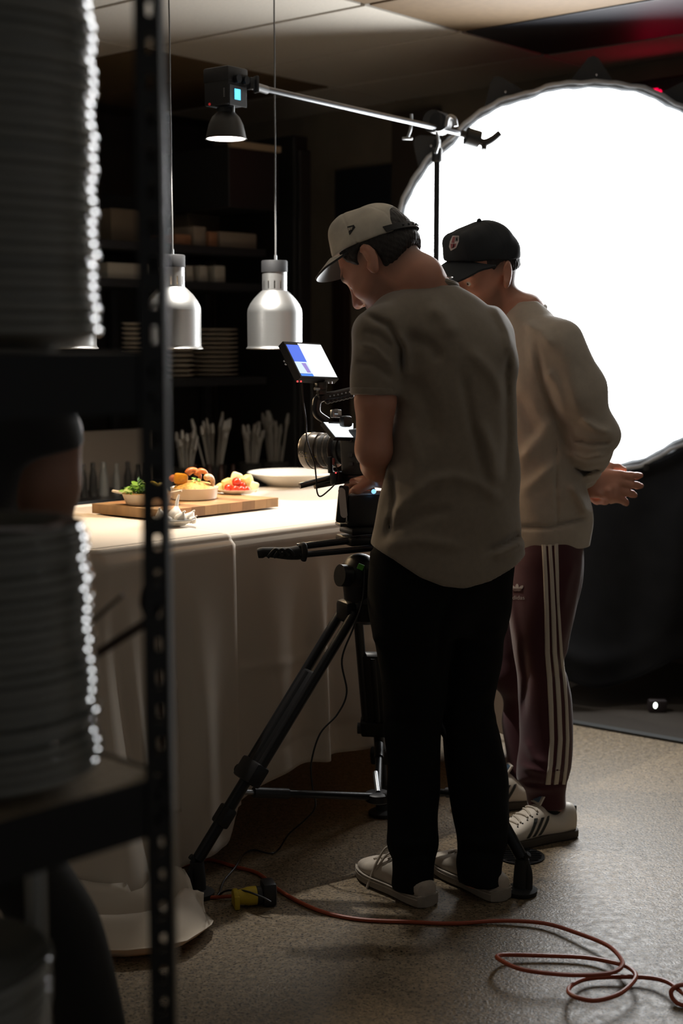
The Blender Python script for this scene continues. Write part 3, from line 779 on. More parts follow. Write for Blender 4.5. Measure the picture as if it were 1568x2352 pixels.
# ---------------------------------------------------------------- the man in the cream sweatshirt
PSI2 = math.radians(100)
def man_sweatshirt():
    root = thing('person', 'person in black cap, cream sweatshirt and maroon striped trousers, hands behind back', 'person', (.56, 4.22, 0))
    hd = Head(at(1159, 632, 4.12), math.radians(124), math.radians(16), math.radians(-4), 1.06)
    T = lambda py, L, Rr, Y, a: row(py, L, Rr, Y, None, PSI2, 0, a)
    tr = [T(695, 1168, 1232, 4.22, .07), T(722, 1150, 1262, 4.22, .13), T(760, 1135, 1285, 4.22, .175), T(820, 1125, 1300, 4.22, .195), T(900, 1115, 1308, 4.22, .19), T(1000, 1112, 1318, 4.22, .185),
          T(1100, 1118, 1336, 4.22, .185), T(1170, 1122, 1352, 4.22, .185), T(1200, 1126, 1352, 4.22, .185), T(1250, 1135, 1346, 4.22, .18)]
    ln = [row(1200, 1195, 1325, 4.15), row(1260, 1172, 1336, 4.13), row(1320, 1165, 1336, 4.12), row(1400, 1168, 1322, 4.10), row(1480, 1178, 1306, 4.09), row(1540, 1185, 1300, 4.09), row(1600, 1190, 1312, 4.09), row(1700, 1194, 1315, 4.08), row(1760, 1186, 1310, 4.07),
          row(1795, 1190, 1303, 4.07), row(1812, 1205, 1300, 4.07), row(1850, 1214, 1300, 4.07)]
    lf = [row(1200, 1160, 1290, 4.29), row(1260, 1140, 1295, 4.32), row(1320, 1130, 1290, 4.34), row(1400, 1128, 1275, 4.36), row(1500, 1125, 1255, 4.38), row(1570, 1126, 1240, 4.39), row(1595, 1150, 1240, 4.39), row(1660, 1155, 1232, 4.39), row(1740, 1162, 1230, 4.38), row(1790, 1160, 1228, 4.37), row(1812, 1170, 1228, 4.37), row(1850, 1174, 1226, 4.37)]
    shL, elL, wrL = at(1282, 800, 4.06), at(1372, 1000, 4.05), at(1345, 1098, 4.27)
    shR, elR, wrR = at(1180, 800, 4.42), at(1290, 1000, 4.50), at(1330, 1110, 4.36)
    hl, knl, thl = hand_sdf(wrL, (.93, .05, -.22), (.15, .95, -.1), 17, 1.12, True, .009, .34)
    hr, knr, thr = hand_sdf(wrR, (.5, -.35, -.35), (.3, -.4, .6), 45, .98, True)
    hs = hd.sdf(); nb = at(1200, 725, 4.22)
    neck = s_chain([hd.w((-.028, 0, -.04)), hd.w((-.04, 0, -.10)), nb], [.058, .056, .07], .03)
    armL = s_chain([shL, elL, wrL], [.046, .040, .029], .02); armR = s_chain([shR, elR, wrR], [.048, .040, .029], .02)
    tor = s_loft(shrink(tr, .03), PSI2); legs = s_union([s_loft(shrink(ln, .014), 0), s_loft(shrink(lf, .014), 0)], .02)
    a1, a2 = at(1268, 1850, 4.07), at(1205, 1810, 4.37)
    feet = s_union([s_chain([a1, a1+Vector((-.02, 0, -.07))], [.034, .03]), s_chain([a2, a2+Vector((-.02, 0, -.07))], [.034, .03])])
    def body(P):
        d = smin(hs(P), neck(P), .03); d = smin(d, tor(P), .03)
        d = smin(d, smin(armL(P), hl(P), .012), .02); d = smin(d, smin(armR(P), hr(P), .012), .02)
        d = smin(d, legs(P), .02); return smin(d, feet(P), .02)
    b = sdf_obj('body', body, (.2, 3.85, .02), (.98, 4.68, 1.84), .0044, M_SKIN1, root)
    hd.stubble(b)
    sdf_obj('hair', hd.hair_sdf(.003, -.002), A3(hd.H)-.17, A3(hd.H)+.17, .0035, M_HAIR, root)
    hd.eyes(root)
    slL = s_chain([at(1278, 792, 4.07), at(1330, 900, 4.05), at(1366, 1000, 4.05), at(1352, 1040, 4.12), at(1343, 1090, 4.245)], [.078, .072, .064, .060, .043], .03)
    slR = s_chain([at(1185, 795, 4.41), at(1285, 1000, 4.50), at(1325, 1100, 4.39)], [.075, .063, .042], .03)
    t0 = s_loft(tr, PSI2, 0, 2.2); hz = zrow(1248, 4.2)
    FS = [([(1232, 790), (1245, 880), (1275, 960), (1300, 1030)], 8, -.006), ([(1290, 760), (1310, 860), (1330, 960)], 22, .006), ([(1255, 850), (1275, 880), (1300, 960)], 12, .006), ([(1330, 960), (1370, 985), (1405, 995)], 8, .007), ([(1315, 1010), (1360, 1020), (1405, 1015)], 6, -.009),
          ([(1305, 1040), (1345, 1055), (1395, 1045)], 8, .007), ([(1312, 1070), (1340, 1085), (1385, 1075)], 6, -.008), ([(1190, 1060), (1240, 1010), (1270, 960)], 16, .007), ([(1200, 1130), (1260, 1080), (1300, 1050)], 14, .006), ([(1310, 1110), (1335, 1150), (1348, 1185)], 10, .009),
          ([(1190, 1210), (1260, 1212), (1348, 1188)], 5, -.008), ([(1276, 960), (1277, 1100), (1280, 1240)], 3, -.003), ([(1200, 740), (1240, 760), (1270, 800)], 12, .005), ([(1190, 900), (1215, 960), (1230, 1010)], 18, -.006)]
    def sw(P):
        d = smin(t0(P), slL(P), .028); d = smin(d, slR(P), .028)
        d = d-folds(P, FS)*2.0+wav(P, 13, 26, .0026)
        return smax(d, hz-P[:, 2], .004)
    ss = sdf_obj('sweatshirt', sw, (.2, 3.85, .85), (1.0, 4.68, 1.62), .0055, M_SWEAT, root)
    mb = MB(); cc = at(1203, 710, 4.235); pts = []
    u = Vector((math.cos(PSI2), math.sin(PSI2), 0)); fwd = Vector((-math.sin(PSI2), math.cos(PSI2), 0))
    for i in range(24):
        a = 2*math.pi*i/24
        pts.append(cc+u*(.072*math.cos(a))+fwd*(.064*math.sin(a)+.006)+Vector((0, 0, -.022*math.sin(a)-.016)))
    mb.tube(pts, .0105, 8, True, 3, True); mb.build('collar', M_SWEAT, ss, True)
    l1, l2 = s_loft(ln, 0), s_loft(lf, 0)
    hips = s_loft([T(1195, 1155, 1322, 4.22, .15), T(1245, 1152, 1328, 4.22, .155), T(1330, 1142, 1332, 4.22, .16), T(1400, 1150, 1318, 4.22, .12)], PSI2)
    FT = [([(1195, 1480), (1210, 1560), (1200, 1650)], 8, -.007), ([(1165, 1330), (1180, 1440), (1200, 1540)], 10, .005), ([(1305, 1500), (1290, 1540), (1260, 1570)], 10, -.006), ([(1195, 1760), (1250, 1775), (1305, 1765)], 8, .006), ([(1195, 1797), (1250, 1803), (1300, 1797)], 6, -.007),
          ([(1205, 1700), (1225, 1740), (1260, 1760)], 9, .005), ([(1320, 1290), (1300, 1340), (1290, 1400)], 12, .005)]
    def tro(P):
        d = smin(smin(l1(P), l2(P), .015), hips(P), .03); return d-folds(P, FT)*1.5+wav(P, 18, 28, .0022)
    pants = sdf_obj('track_trousers', tro, (.25, 3.9, .08), (.95, 4.62, 1.12), .0055, M_MAROON, root)
    bv = bvh_of(pants)
    S1_ = [(1243, 1253, 1245), (1247, 1257, 1320), (1250, 1260, 1400), (1251, 1262, 1500), (1256, 1267, 1560), (1259, 1270, 1620), (1262, 1272, 1700), (1258, 1269, 1755), (1252, 1263, 1802)]
    S2_ = [(1258, 1266, 1245), (1262, 1271, 1320), (1265, 1275, 1400), (1268, 1278, 1500), (1274, 1284, 1560), (1278, 1288, 1620), (1281, 1291, 1700), (1277, 1287, 1755), (1271, 1281, 1802)]
    S3_ = [(1272, 1281, 1245), (1275, 1283, 1320), (1279, 1285, 1400), (1285, 1291, 1500), (1292, 1299, 1560), (1297, 1303, 1620), (1299, 1306, 1700), (1296, 1303, 1755), (1290, 1297, 1802)]
    for S_ in (S1_, S2_, S3_):
        ys = np.linspace(1245, 1802, 60); La = np.interp(ys, [s[2] for s in S_], [s[0] for s in S_]); Ra = np.interp(ys, [s[2] for s in S_], [s[1] for s in S_])
        V = []; ok = True
        for x0, x1, y in zip(La, Ra, ys):
            for q in range(4):
                xx = x0+(x1-x0)*q/3; h = cast(bv, xx, y, .0022)
                while h is None and xx > x0-30: xx -= 1.0; h = cast(bv, xx, y, .0022)
                h0 = cast(bv, xx, y, -.002)
                if h is None: ok = False; continue
                V.append((h[0], h0[0]))
        if not ok or len(V) != 240: continue
        fr = [p[0] for p in V]; bk = [p[1] for p in V]; n = len(fr); fq = []
        for i in range(59):
            for q in range(3): fq += [(i*4+q, i*4+q+1, (i+1)*4+q+1, (i+1)*4+q), (n+i*4+q, n+(i+1)*4+q, n+(i+1)*4+q+1, n+i*4+q+1)]
            fq += [(i*4, (i+1)*4, n+(i+1)*4, n+i*4), (i*4+3, n+i*4+3, n+(i+1)*4+3, (i+1)*4+3)]
        mesh_obj('side_stripe', fr+bk, fq, M_STRIPE, pants, True)
    # trefoil emblem and word on the thigh
    lc = (1188, 1353)
    def leaf(ang, L, w_, cx, cy):
        pts = []
        for i in range(14):
            t = 2*math.pi*i/14; r = L*.5; x = w_*math.sin(t); y = -r+r*math.cos(t)*1.0
            y = -r-r*math.cos(t); x = w_*math.sin(t)*(1-.35*math.cos(t)*0)
            a = math.radians(ang); pts.append((cx+x*math.cos(a)-y*math.sin(a), cy+x*math.sin(a)+y*math.cos(a)))
        return pts
    em = [leaf(0, 17, 4.0, lc[0], lc[1]+5), leaf(-44, 18, 3.8, lc[0]-1, lc[1]+5), leaf(44, 18, 3.8, lc[0]+1, lc[1]+5)]
    M_LOGO = mat('grey_print', (.33, .29, .28), .7)
    decal('emblem', bv, em, M_LOGO, pants, .0012)
    decal('emblem_bars', bv, [[(lc[0]-11, lc[1]-1+k*2.6), (lc[0]+11, lc[1]-1+k*2.6), (lc[0]+11, lc[1]+k*2.6), (lc[0]-11, lc[1]+k*2.6)] for k in range(3)], M_MAROON, pants, .0008, .0022)
    text_decal('word', 'adidas', bv, (lc[0]-17, lc[1]+15), 34, 9, M_LOGO, pants)
    # shoes, socks
    for hl_, to_, nm in ((onz(1316, 1916, 0), onz(1105, 1950, 0), 'near'), (onz(1250, 1846, 0), onz(1075, 1858, 0), 'far')):
        up, sbv, W_, d, l = make_shoe(root, hl_, to_, .29, 'leather')
        for k in range(3):                                           # three dark side stripes on each flank
            for sg in (1, -1):
                pr = []
                for q in range(7):
                    e = q/6; h_ = .03+.052*e; x = .36+.075*k+.11*(1-e)
                    for dx in (0, .036):
                        o_ = W_(x+dx, sg*.2, h_); hit = sbv.ray_cast(o_, -l*sg)
                        pr.append(hit[0]+l*sg*.001 if hit[0] is not None else W_(x+dx, sg*.043, h_))
                fq = [(2*i, 2*i+1, 2*i+3, 2*i+2) for i in range(6)]
                mb = MB(); mb.add(pr+[p+l*sg*.0012 for p in pr], fq+[tuple(j+14 for j in f) for f in fq]+[(2*i, 2*i+2, 2*i+16, 2*i+14) for i in range(6)]+[(2*i+1, 2*i+15, 2*i+17, 2*i+3) for i in range(6)])
                mb.build('stripe', mat('dark_suede', (.03, .032, .03), .7), up)
        ak = a1 if nm == 'near' else a2
        mb = MB(); mb.lathe([(.040, 0), (.043, .02), (.043, .05), (.040, .09)], (ak.x-.012, ak.y, .045), 24); mb.build('sock', mat('black_sock', (.006, .006, .007), .9), root, True)
        pts = [W_(.03, y, .088) for y in (-.018, 0, .018)]
        mb = MB(); mb.box(W_(.012, 0, .078), (.008, .034, .03), basis(d, l, Vector((0, 0, 1))), .003); mb.build('heel_tab', mat('dark_green_tab', (.025, .032, .03), .5), up)
        q = sbv.ray_cast(W_(.46, 0, .3), Vector((0, 0, -1)))[0]
        tl = [W_(.44, -.024, .112), W_(.44, .024, .112), W_(.385, .021, .135), W_(.385, -.021, .135)]
        mb = MB(); mb.prism(tl, d*.006); tg = mb.build('tongue', M_LEATHER, up)
        mb = MB(); mb.prism([W_(.43, .014, .119), W_(.43, -.014, .119), W_(.395, -.012, .134), W_(.395, .012, .134)], d*.0075); mb.build('tongue_label', mat('blue_label', (.10, .17, .26), .6), up)
    cp = hd.cap(root, M_CAPB, M_BLACK, front_z=.060, back_z=.022, puff=(.105, .087, .104), brim_len=.098, droop=.36, snap=False)
    bv = bvh_of(cp)
    sh = [(1040, 542), (1054, 542), (1054, 555), (1048, 569), (1036, 576), (1032, 567), (1034, 555)]
    decal('patch', bv, [sh], mat('patch_white', (.55, .50, .50), .7), cp, .0012)
    decal('patch_field', bv, [[(1041, 545), (1046, 545), (1044, 558), (1038, 558)], [(1036, 560), (1043, 560), (1041, 568), (1037, 571)], [(1045, 560), (1049, 560), (1046, 567), (1044, 568)]], mat('patch_red', (.30, .08, .09), .7), cp, .0008, .0022)
    decal('patch_letter', bv, [[(1047, 555), (1048, 545), (1049.2, 545), (1051, 551), (1051.5, 545), (1052.7, 545), (1051.8, 555), (1050.6, 555), (1048.8, 549.5), (1048.2, 555)]], M_CAPB, cp, .0008, .0022)
    return root, hd
def text_decal(name, body, bvh, org, wpx, hpx, m, parent):
    cu = bpy.data.curves.new(name, 'FONT'); cu.body = body; cu.size = 1; to = bpy.data.objects.new(name, cu); C.objects.link(to)
    dg = bpy.context.evaluated_depsgraph_get(); dg.update()
    me = bpy.data.meshes.new_from_object(to.evaluated_get(dg)); bpy.data.objects.remove(to)
    xs = [v.co.x for v in me.vertices]; ys = [v.co.y for v in me.vertices]
    x0, x1, y0, y1 = min(xs), max(xs), min(ys), max(ys); V = []
    for v in me.vertices:
        h = cast(bvh, org[0]+(v.co.x-x0)/(x1-x0)*wpx, org[1]+hpx-(v.co.y-y0)/(y1-y0)*hpx, .0018)
        if h is None: return None
        V.append(h[0])
    return mesh_obj(name, V, [tuple(p.vertices) for p in me.polygons], m, parent)
man2, HD2 = man_sweatshirt()

# ---------------------------------------------------------------- the person behind the rack (black sleeve)
def man_rack():
    Y = 2.22; psi = math.radians(-25)
    cx = at(-205, 1000, Y).x
    root = thing('person', 'person in black T-shirt and dark trousers behind the plate rack, bare forearm showing', 'person', (cx, Y, 0))
    U = Vector((math.cos(psi), math.sin(psi), 0)); Fw = Vector((-math.sin(psi), math.cos(psi), 0))
    c = Vector((cx, Y, 0)); Z = lambda z: Vector((0, 0, z))
    hd = Head(c+Fw*.06-U*.08+Z(1.66), psi, math.radians(25), 0, 1.0)
    tr = [(c+Z(1.46), .10, .07), (c+Z(1.42), .17, .10), (c+Z(1.34), .195, .12), (c+Z(1.2), .19, .12), (c+Z(1.05), .175, .12), (c+Z(.95), .185, .125), (c+Z(.84), .19, .13)]
    hipR, hipL = c+U*.1, c-U*.1
    fr = onz(205, 2500, 0); kR = at(165, 2120, Y+.05)
    ankR = Vector((kR.x+.03, kR.y+.05, .08)); ankL = hipL+Z(.08)-U*.05
    lr = [(hipR+Z(.95), .1, .11), (hipR+Z(.75), .09, .095), (Vector((kR.x-.02, kR.y, .48)), .07, .075), (Vector((kR.x+.02, kR.y+.02, .3)), .062, .066), (ankR+Z(-.04), .055, .06)]
    ll = [(hipL+Z(.95), .1, .11), (hipL+Z(.75), .09, .095), (hipL+Z(.48), .07, .075), (hipL+Z(.3)-U*.02, .062, .066), (ankL+Z(-.04), .055, .06)]
    sR = c+U*.185+Z(1.40); eR = at(103, 1105, Y); wR = at(112, 1290, Y+.12)
    sL = c-U*.185+Z(1.40); eL = c-U*.25+Z(1.12)+Fw*.04; wL = c-U*.12+Fw*.26+Z(1.05)
    hR, _, _ = hand_sdf(wR, (.1, .3, -.9), (-.8, .3, .1), 35, 1, False); hL, _, _ = hand_sdf(wL, (.3, .8, 0), (0, 0, -1), 35, 1, True)
    hs = hd.sdf(); neck = s_chain([hd.w((-.03, 0, -.05)), c+Z(1.44)], [.055, .07])
    aR = s_chain([sR, at(98, 1000, Y), eR, wR], [.06, .055, .05, .034], .03); aL = s_chain([sL, eL, wL], [.06, .048, .032], .02)
    tor = s_loft(shrink(tr, .015), psi); lg = s_union([s_loft(shrink(lr, .014), psi), s_loft(shrink(ll, .014), psi)], .02)
    ft = s_union([s_cap(ankR, ankR+Fw*.14+Z(-.05), .04, .035), s_cap(ankL, ankL+Fw*.14+Z(-.05), .04, .035)])
    def body(P):
        d = smin(hs(P), neck(P), .03); d = smin(d, tor(P), .03)
        d = smin(d, smin(aR(P), hR(P), .012), .02); d = smin(d, smin(aL(P), hL(P), .012), .02)
        return smin(smin(d, lg(P), .02), ft(P), .02)
    b = sdf_obj('body', body, (cx-.5, Y-.4, .005), (cx+.45, Y+.6, 1.86), .007, M_SKIN3, root); hd.stubble(b)
    sdf_obj('hair', hd.hair_sdf(), A3(hd.H)-.17, A3(hd.H)+.17, .005, M_HAIR, root); hd.eyes(root)
    t0 = s_loft(tr, psi); s1 = s_cap(sR, at(96, 1050, Y), .078, .07); s2 = s_cap(sL, eL+Z(.1), .075, .068)
    pa, pb = at(35, 1058, Y), at(160, 1026, Y)
    sl = (pb.z-pa.z)/(pb.x-pa.x)
    def tee(P):
        d = smin(t0(P), smax(s1(P), (pa.z+(P[:, 0]-pa.x)*sl)-P[:, 2], .004), .03); d = smin(d, smax(s2(P), 1.2-P[:, 2], .004), .03)
        return smax(d+wav(P, 23, 25, .003), .86-P[:, 2], .004)
    sdf_obj('t_shirt', tee, (cx-.5, Y-.35, .8), (cx+.45, Y+.4, 1.6), .008, mat('black_jersey', (.008, .009, .011), .85, sheen=.3), root)
    tl = s_union([s_loft(lr, psi), s_loft(ll, psi), s_loft([(c+Z(.99), .17, .12), (c+Z(.9), .175, .125), (c+Z(.8), .17, .11)], psi)], .03)
    sdf_obj('trousers', lambda P: tl(P)+wav(P, 27, 25, .004), (cx-.5, Y-.4, .03), (cx+.45, Y+.5, 1.02), .008, mat('charcoal_cotton', (.02, .02, .02), .9), root)
    for a in (ankR, ankL):
        h = Vector((a.x, a.y, 0))-Fw*.06; make_shoe(root, h, h+Fw, .29, 'canvas')
    return root
man3 = man_rack()
# ------------------------------------------------------------------ table, cloths
TZ = .92; TL, TW = 1.80, .93
def cloth_mat():
    m = bpy.data.materials.new('cream_tablecloth'); m.use_nodes = True; nt = m.node_tree; b = nt.nodes['Principled BSDF']; out = nt.nodes['Material Output']
    b.inputs['Base Color'].default_value = (.70, .625, .52, 1); b.inputs['Roughness'].default_value = .85; b.inputs['Sheen Weight'].default_value = .2
    tr = nt.nodes.new('ShaderNodeBsdfTranslucent'); tr.inputs[0].default_value = (.72, .46, .18, 1)
    mx = nt.nodes.new('ShaderNodeMixShader'); mx.inputs[0].default_value = .24
    nt.links.new(b.outputs[0], mx.inputs[1]); nt.links.new(tr.outputs[0], mx.inputs[2]); nt.links.new(mx.outputs[0], out.inputs[0])
    tc = nt.nodes.new('ShaderNodeTexCoord'); n = nt.nodes.new('ShaderNodeTexNoise'); n.inputs['Scale'].default_value = 600
    nt.links.new(tc.outputs['Object'], n.inputs['Vector']); bp = nt.nodes.new('ShaderNodeBump'); bp.inputs['Strength'].default_value = .15; bp.inputs['Distance'].default_value = .001
    nt.links.new(n.outputs[0], bp.inputs['Height']); nt.links.new(bp.outputs[0], b.inputs['Normal']); return m
M_CLOTH = cloth_mat()
M_WOOD = mat('table_wood', (.20, .12, .06), .6, noise=.2, nscale=8)
tb = thing('table', 'long folding table hidden under cream tablecloths', 'table', R(TL/2, TW/2))
mb = MB(); mb.box(R(TL/2, TW/2, TZ-.022), (TL-.02, TW-.02, .03), rotz(ROOM_ROT), .004); mb.build('tabletop', M_WOOD, tb)
for s in (.12, TL-.12):
    for t in (.12, TW-.12):
        mb = MB(); mb.cyl(R(s, t, 0), R(s, t, TZ-.03), .016, n=12); mb.build('leg', M_BLACKM, tb, True)
def rr_path(segs, r, step=.012):
    """polyline through (s,t) corner points with rounded corners -> list of (point2d, outward normal2d)"""
    P = [np.array(p, float) for p in segs]; out = []
    pts = [P[0]]
    for i in range(1, len(P)-1):
        a = P[i]+(P[i-1]-P[i])/np.linalg.norm(P[i-1]-P[i])*r; b = P[i]+(P[i+1]-P[i])/np.linalg.norm(P[i+1]-P[i])*r
        for k in range(13):
            t = k/12; pts.append((1-t)**2*a+2*t*(1-t)*P[i]+t*t*b)
    pts.append(P[-1])
    dense = []
    for i in range(len(pts)-1):
        L = np.linalg.norm(pts[i+1]-pts[i]); n = max(1, int(L/step))
        for k in range(n): dense.append(pts[i]+(pts[i+1]-pts[i])*k/n)
    dense.append(pts[-1]); D = np.array(dense); T = np.gradient(D, axis=0); T /= np.linalg.norm(T, axis=1)[:, None]+1e-12
    return D, np.stack([T[:, 1], -T[:, 0]], 1)
def make_cloth(name, segs, s_rng, dz, drop_fn, out_fn, label, r=.05, nt_=64):
    D, N = rr_path(segs, r); L = np.concatenate([[0], np.cumsum(np.linalg.norm(np.diff(D, axis=0), axis=1))])
    V = []; Fq = []; n = len(D); er = .016
    for i in range(n):
        T = drop_fn(D[i], L[i])
        for k in range(nt_):
            e = k/(nt_-1)
            if k < 6:
                a = k/5*math.pi/2; o = -er+er*math.sin(a); z = TZ+dz-er+er*math.cos(a); ox = np.zeros(2)
            else:
                tt = (e-5/(nt_-1))/(1-5/(nt_-1))*T
                o, ox, z = out_fn(D[i], L[i], tt, TZ+dz-er-tt); o = o
            p = D[i]+N[i]*(o+dz)+ox
            V.append(R(p[0], p[1], max(z, .006)))
    for i in range(n-1): Fq += [(i*nt_+k, (i+1)*nt_+k, (i+1)*nt_+k+1, i*nt_+k+1) for k in range(nt_-1)]
    # top
    s0, s1 = s_rng; base = len(V); ns, ntt = 40, 20
    for i in range(ns+1):
        for j in range(ntt+1): V.append(R(s0+(s1-s0)*i/ns, .0+TW*j/ntt, TZ+dz))
    # pull the border of the top grid inside the rounded edge
    for i in range(ns): Fq += [(base+i*(ntt+1)+j, base+(i+1)*(ntt+1)+j, base+(i+1)*(ntt+1)+j+1, base+i*(ntt+1)+j+1) for j in range(ntt)]
    for i in range(ns+1):
        for j in range(ntt+1):
            s = min(max(s0+(s1-s0)*i/ns, er), TL-er); t = min(max(TW*j/ntt, er), TW-er)
            rr = r*.6
            if s < rr and t < rr: s += (rr-s)*.25; t += (rr-t)*.25
            V[base+i*(ntt+1)+j] = R(s, t, TZ+dz)
    o = mesh_obj(name, V, Fq, M_CLOTH, None, True)
    sd = o.modifiers.new('thick', 'SOLIDIFY'); sd.thickness = .0012; sd.offset = -1
    return tag(o, label, 'tablecloth')
def g(x, c, w): return math.exp(-((x-c)/w)**2)
def sstep(x, a, b): x = min(max((x-a)/(b-a), 0), 1); return x*x*(3-2*x)
def out_a(p, L, t, z):                           # left cloth: side end, corner, front up to s = .46
    c = math.hypot(p[0], p[1]); w = math.exp(-(c/.15)**2)
    o = .015+.03*t; k = sstep(t, .05, .55)
    if p[0] < .03:                               # end side
        o += k*(.030*math.sin(p[1]*26+1)+.015*math.sin(p[1]*47))
    else:
        o += k*(.020*math.sin(p[0]*21+.4)+.010*math.sin(p[0]*38+2))*(1-.3*w)
    an = math.atan2(p[1]-.0, p[0]-.0)
    fl = w*(.17*t*t/(.85**2)); ph = .022*math.sin((p[0]-p[1])*75)*sstep(t, .02, .6)*w
    o += fl*.62+ph
    # corner cloth leans along the front (towards the tripod)
    ox = np.array([.05*w*t*t, 0.0])
    if z < .02:                                  # puddle on the floor
        ex = .02-z; o += ex*(.20+.16*math.sin(L*19+1)+.12*math.sin(L*43)); z = .008+.12*abs(math.sin(ex*13+1.9*math.sin(L*15)))*math.exp(-ex*2.4)
    return o, ox, z
def drop_a(p, L):
    c = math.hypot(p[0], p[1]); w = math.exp(-(c/.15)**2)
    T = .845+.46*w
    if p[0] > .25: T -= .10*sstep(p[0], .40, .47)**2
    return T
def out_b(p, L, t, z):
    o = .012+.035*t; k = sstep(t, .02, .5)
    s = p[0]
    if p[1] < .03:
        o += k*(.034*g(s, .80, .030)+.020*g(s, .97, .05)+.016*math.sin(s*13)+.008*math.sin(s*31+1)-.02*g(s, .87, .04))
    else: o += k*(.03*math.sin(p[1]*22)+.012*math.sin(p[1]*41))
    c = math.hypot(p[0]-TL, p[1]); o += .12*math.exp(-(c/.15)**2)*t*t
    # pressed folds across
    o += .004*g(t, .36, .012)-.004*g(t, .60, .012)
    return o, np.zeros(2), z
def drop_b(p, L):
    c = math.hypot(p[0]-TL, p[1]); return .672+.075*math.exp(-((p[0]-.42)/.16)**2)+.012*math.sin(p[0]*9)+.16*math.exp(-(c/.22)**2)
make_cloth('tablecloth', [(0, TW), (0, 0), (.475, 0)], (0, .475), .006, drop_a, out_a, 'long cream cloth over the near end of the table, puddling on the floor')
make_cloth('tablecloth', [(.2, 0), (TL, 0), (TL, TW)], (.2, TL), .0, drop_b, out_b, 'shorter cream cloth hanging at the tripod end of the table')

# ------------------------------------------------------------------ food on the table
M_CER = mat('white_ceramic', (.72, .68, .61), .22); M_CERB = mat('cream_stoneware', (.62, .54, .43), .3); M_RIMB = mat('brown_glaze', (.28, .15, .05), .3)
bl, bf, br_ = onz(190, 1159, .955), onz(379, 1172, .955), onz(639, 1143, .955)
u_ = (br_-bf); v_ = (bl-bf); v_ = v_-u_*(v_.dot(u_)/u_.dot(u_))*0.45
board = thing('cutting_board', 'thick butcher block board holding the dishes', 'cutting board', (bf+u_*.5+v_*.5)*1.0-Vector((0, 0, .035)))
nst = 9
for i in range(nst):
    a = bf+u_*(i/nst)+u_*.0008; b = bf+u_*((i+1)/nst)-u_*.0008
    c = (.36+.10*math.sin(i*2.3), .20+.06*math.sin(i*2.3+.3), .095+.03*math.sin(i*2.3+.3))
    mb = MB(); P0 = [a, b, b+v_, a+v_]; mb.prism([p-Vector((0, 0, .029)) for p in P0], (0, 0, .029))
    mb.build('stave', mat('maple_stave_%d' % (i % 4), c, .45, noise=.18, nscale=30, stretch=(1, 1, .3)), board)
BZ = .955
def lathe_thing(name, label, cat, c, prof, m, n=48, group=None):
    mb = MB(); mb.lathe(prof, c, n); return tag(mb.build(name, m, None, True), label, cat, group)
# gratin dish with leaves and lemon
gc = onz(338, 1159, BZ)
gd = thing('gratin_dish', 'cream oval dish with ear handles and brown rim, filled with greens', 'dish', gc)
def oval(prof, c, sx, sy, ang, n=48):
    mb = MB(); mb.lathe(prof, (0, 0, 0), n); M_ = rotz(ang); mb.v = [Vector(c)+M_ @ Vector((p.x*sx, p.y*sy, p.z)) for p in mb.v]; return mb
oval([(0, 0), (.058, 0), (.064, .004), (.076, .034), (.079, .037), (.076, .038), (.070, .033), (.058, .010), (0, .008)], gc, 1.0, .78, .05).build('bowl', M_CERB, gd, True)
oval([(.0765, .035), (.080, .0365), (.0765, .0385), (.0745, .037)], gc, 1.0, .78, .05).build('rim', M_RIMB, gd, True)
for sg in (-1, 1):
    mb = MB(); pts = [gc+Vector((sg*x, y, z)) for x, y, z in ((.072, -.022, .034), (.106, -.012, .040), (.106, .012, .040), (.072, .022, .034))]; mb.prism(pts, (0, 0, .005)); mb.build('handle', M_CERB, gd)
M_LEAF = [mat('leaf_%d' % i, c, .5, spec=.3) for i, c in enumerate(((.12, .30, .03), (.20, .44, .06), (.42, .58, .20), (.06, .17, .03)))]
rnd = random.Random(3)
for i in range(110):
    a = rnd.uniform(0, 6.28); rr = rnd.uniform(0, .054); c = gc+Vector((rr*math.cos(a)-.020, rr*math.sin(a)*.75-.014, .040+rnd.uniform(0, .042)*(1-rr/.062)))
    d = Vector((rnd.uniform(-1, 1), rnd.uniform(-1, 1), rnd.uniform(-.2, .7))).normalized(); sd = d.orthogonal().normalized(); n_ = d.cross(sd)
    L = rnd.uniform(.018, .036); W_ = L*rnd.uniform(.10, .24)
    V = [c-d*L*.5, c+sd*W_-d*L*.1+n_*.002, c+sd*W_*.7+d*L*.25+n_*.003, c+d*L*.5+n_*.001, c-sd*W_*.7+d*L*.25+n_*.003, c-sd*W_-d*L*.1+n_*.002]
    mb = MB(); mb.prism(V, n_*.0009); mb.build('leaf', M_LEAF[i % 4], gd)
M_LEMON = mat('lemon_flesh', (.72, .62, .28), .4); M_PEEL = mat('lemon_peel', (.62, .47, .05), .45)
def wedge(c, L, ang, tilt, label):
    root = thing('lemon_wedge', label, 'lemon', c); n = 10; Rm = rotz(ang) @ Matrix.Rotation(tilt, 3, 'X')
    A_ = [Vector(c)+Rm @ Vector((L*.5*math.cos(math.pi*i/n), 0, L*.62*math.sin(math.pi*i/n))) for i in range(n+1)]
    mb = MB(); mb.prism(A_, Rm @ Vector((0, .012, 0))); mb.build('flesh', M_LEMON, root)
    mb = MB(); mb.tube([p+Rm @ Vector((0, .006, 0)) for p in A_], .0045, 8, False); mb.build('peel', M_PEEL, root, True)
wedge(gc+Vector((.012, .012, .036)), .05, .3, .35, 'lemon wedge standing among the greens beside the rack post')
wedge(gc+Vector((.052, .0, .034)), .05, 1.2, -.2, 'lemon wedge at the right end of the greens dish')
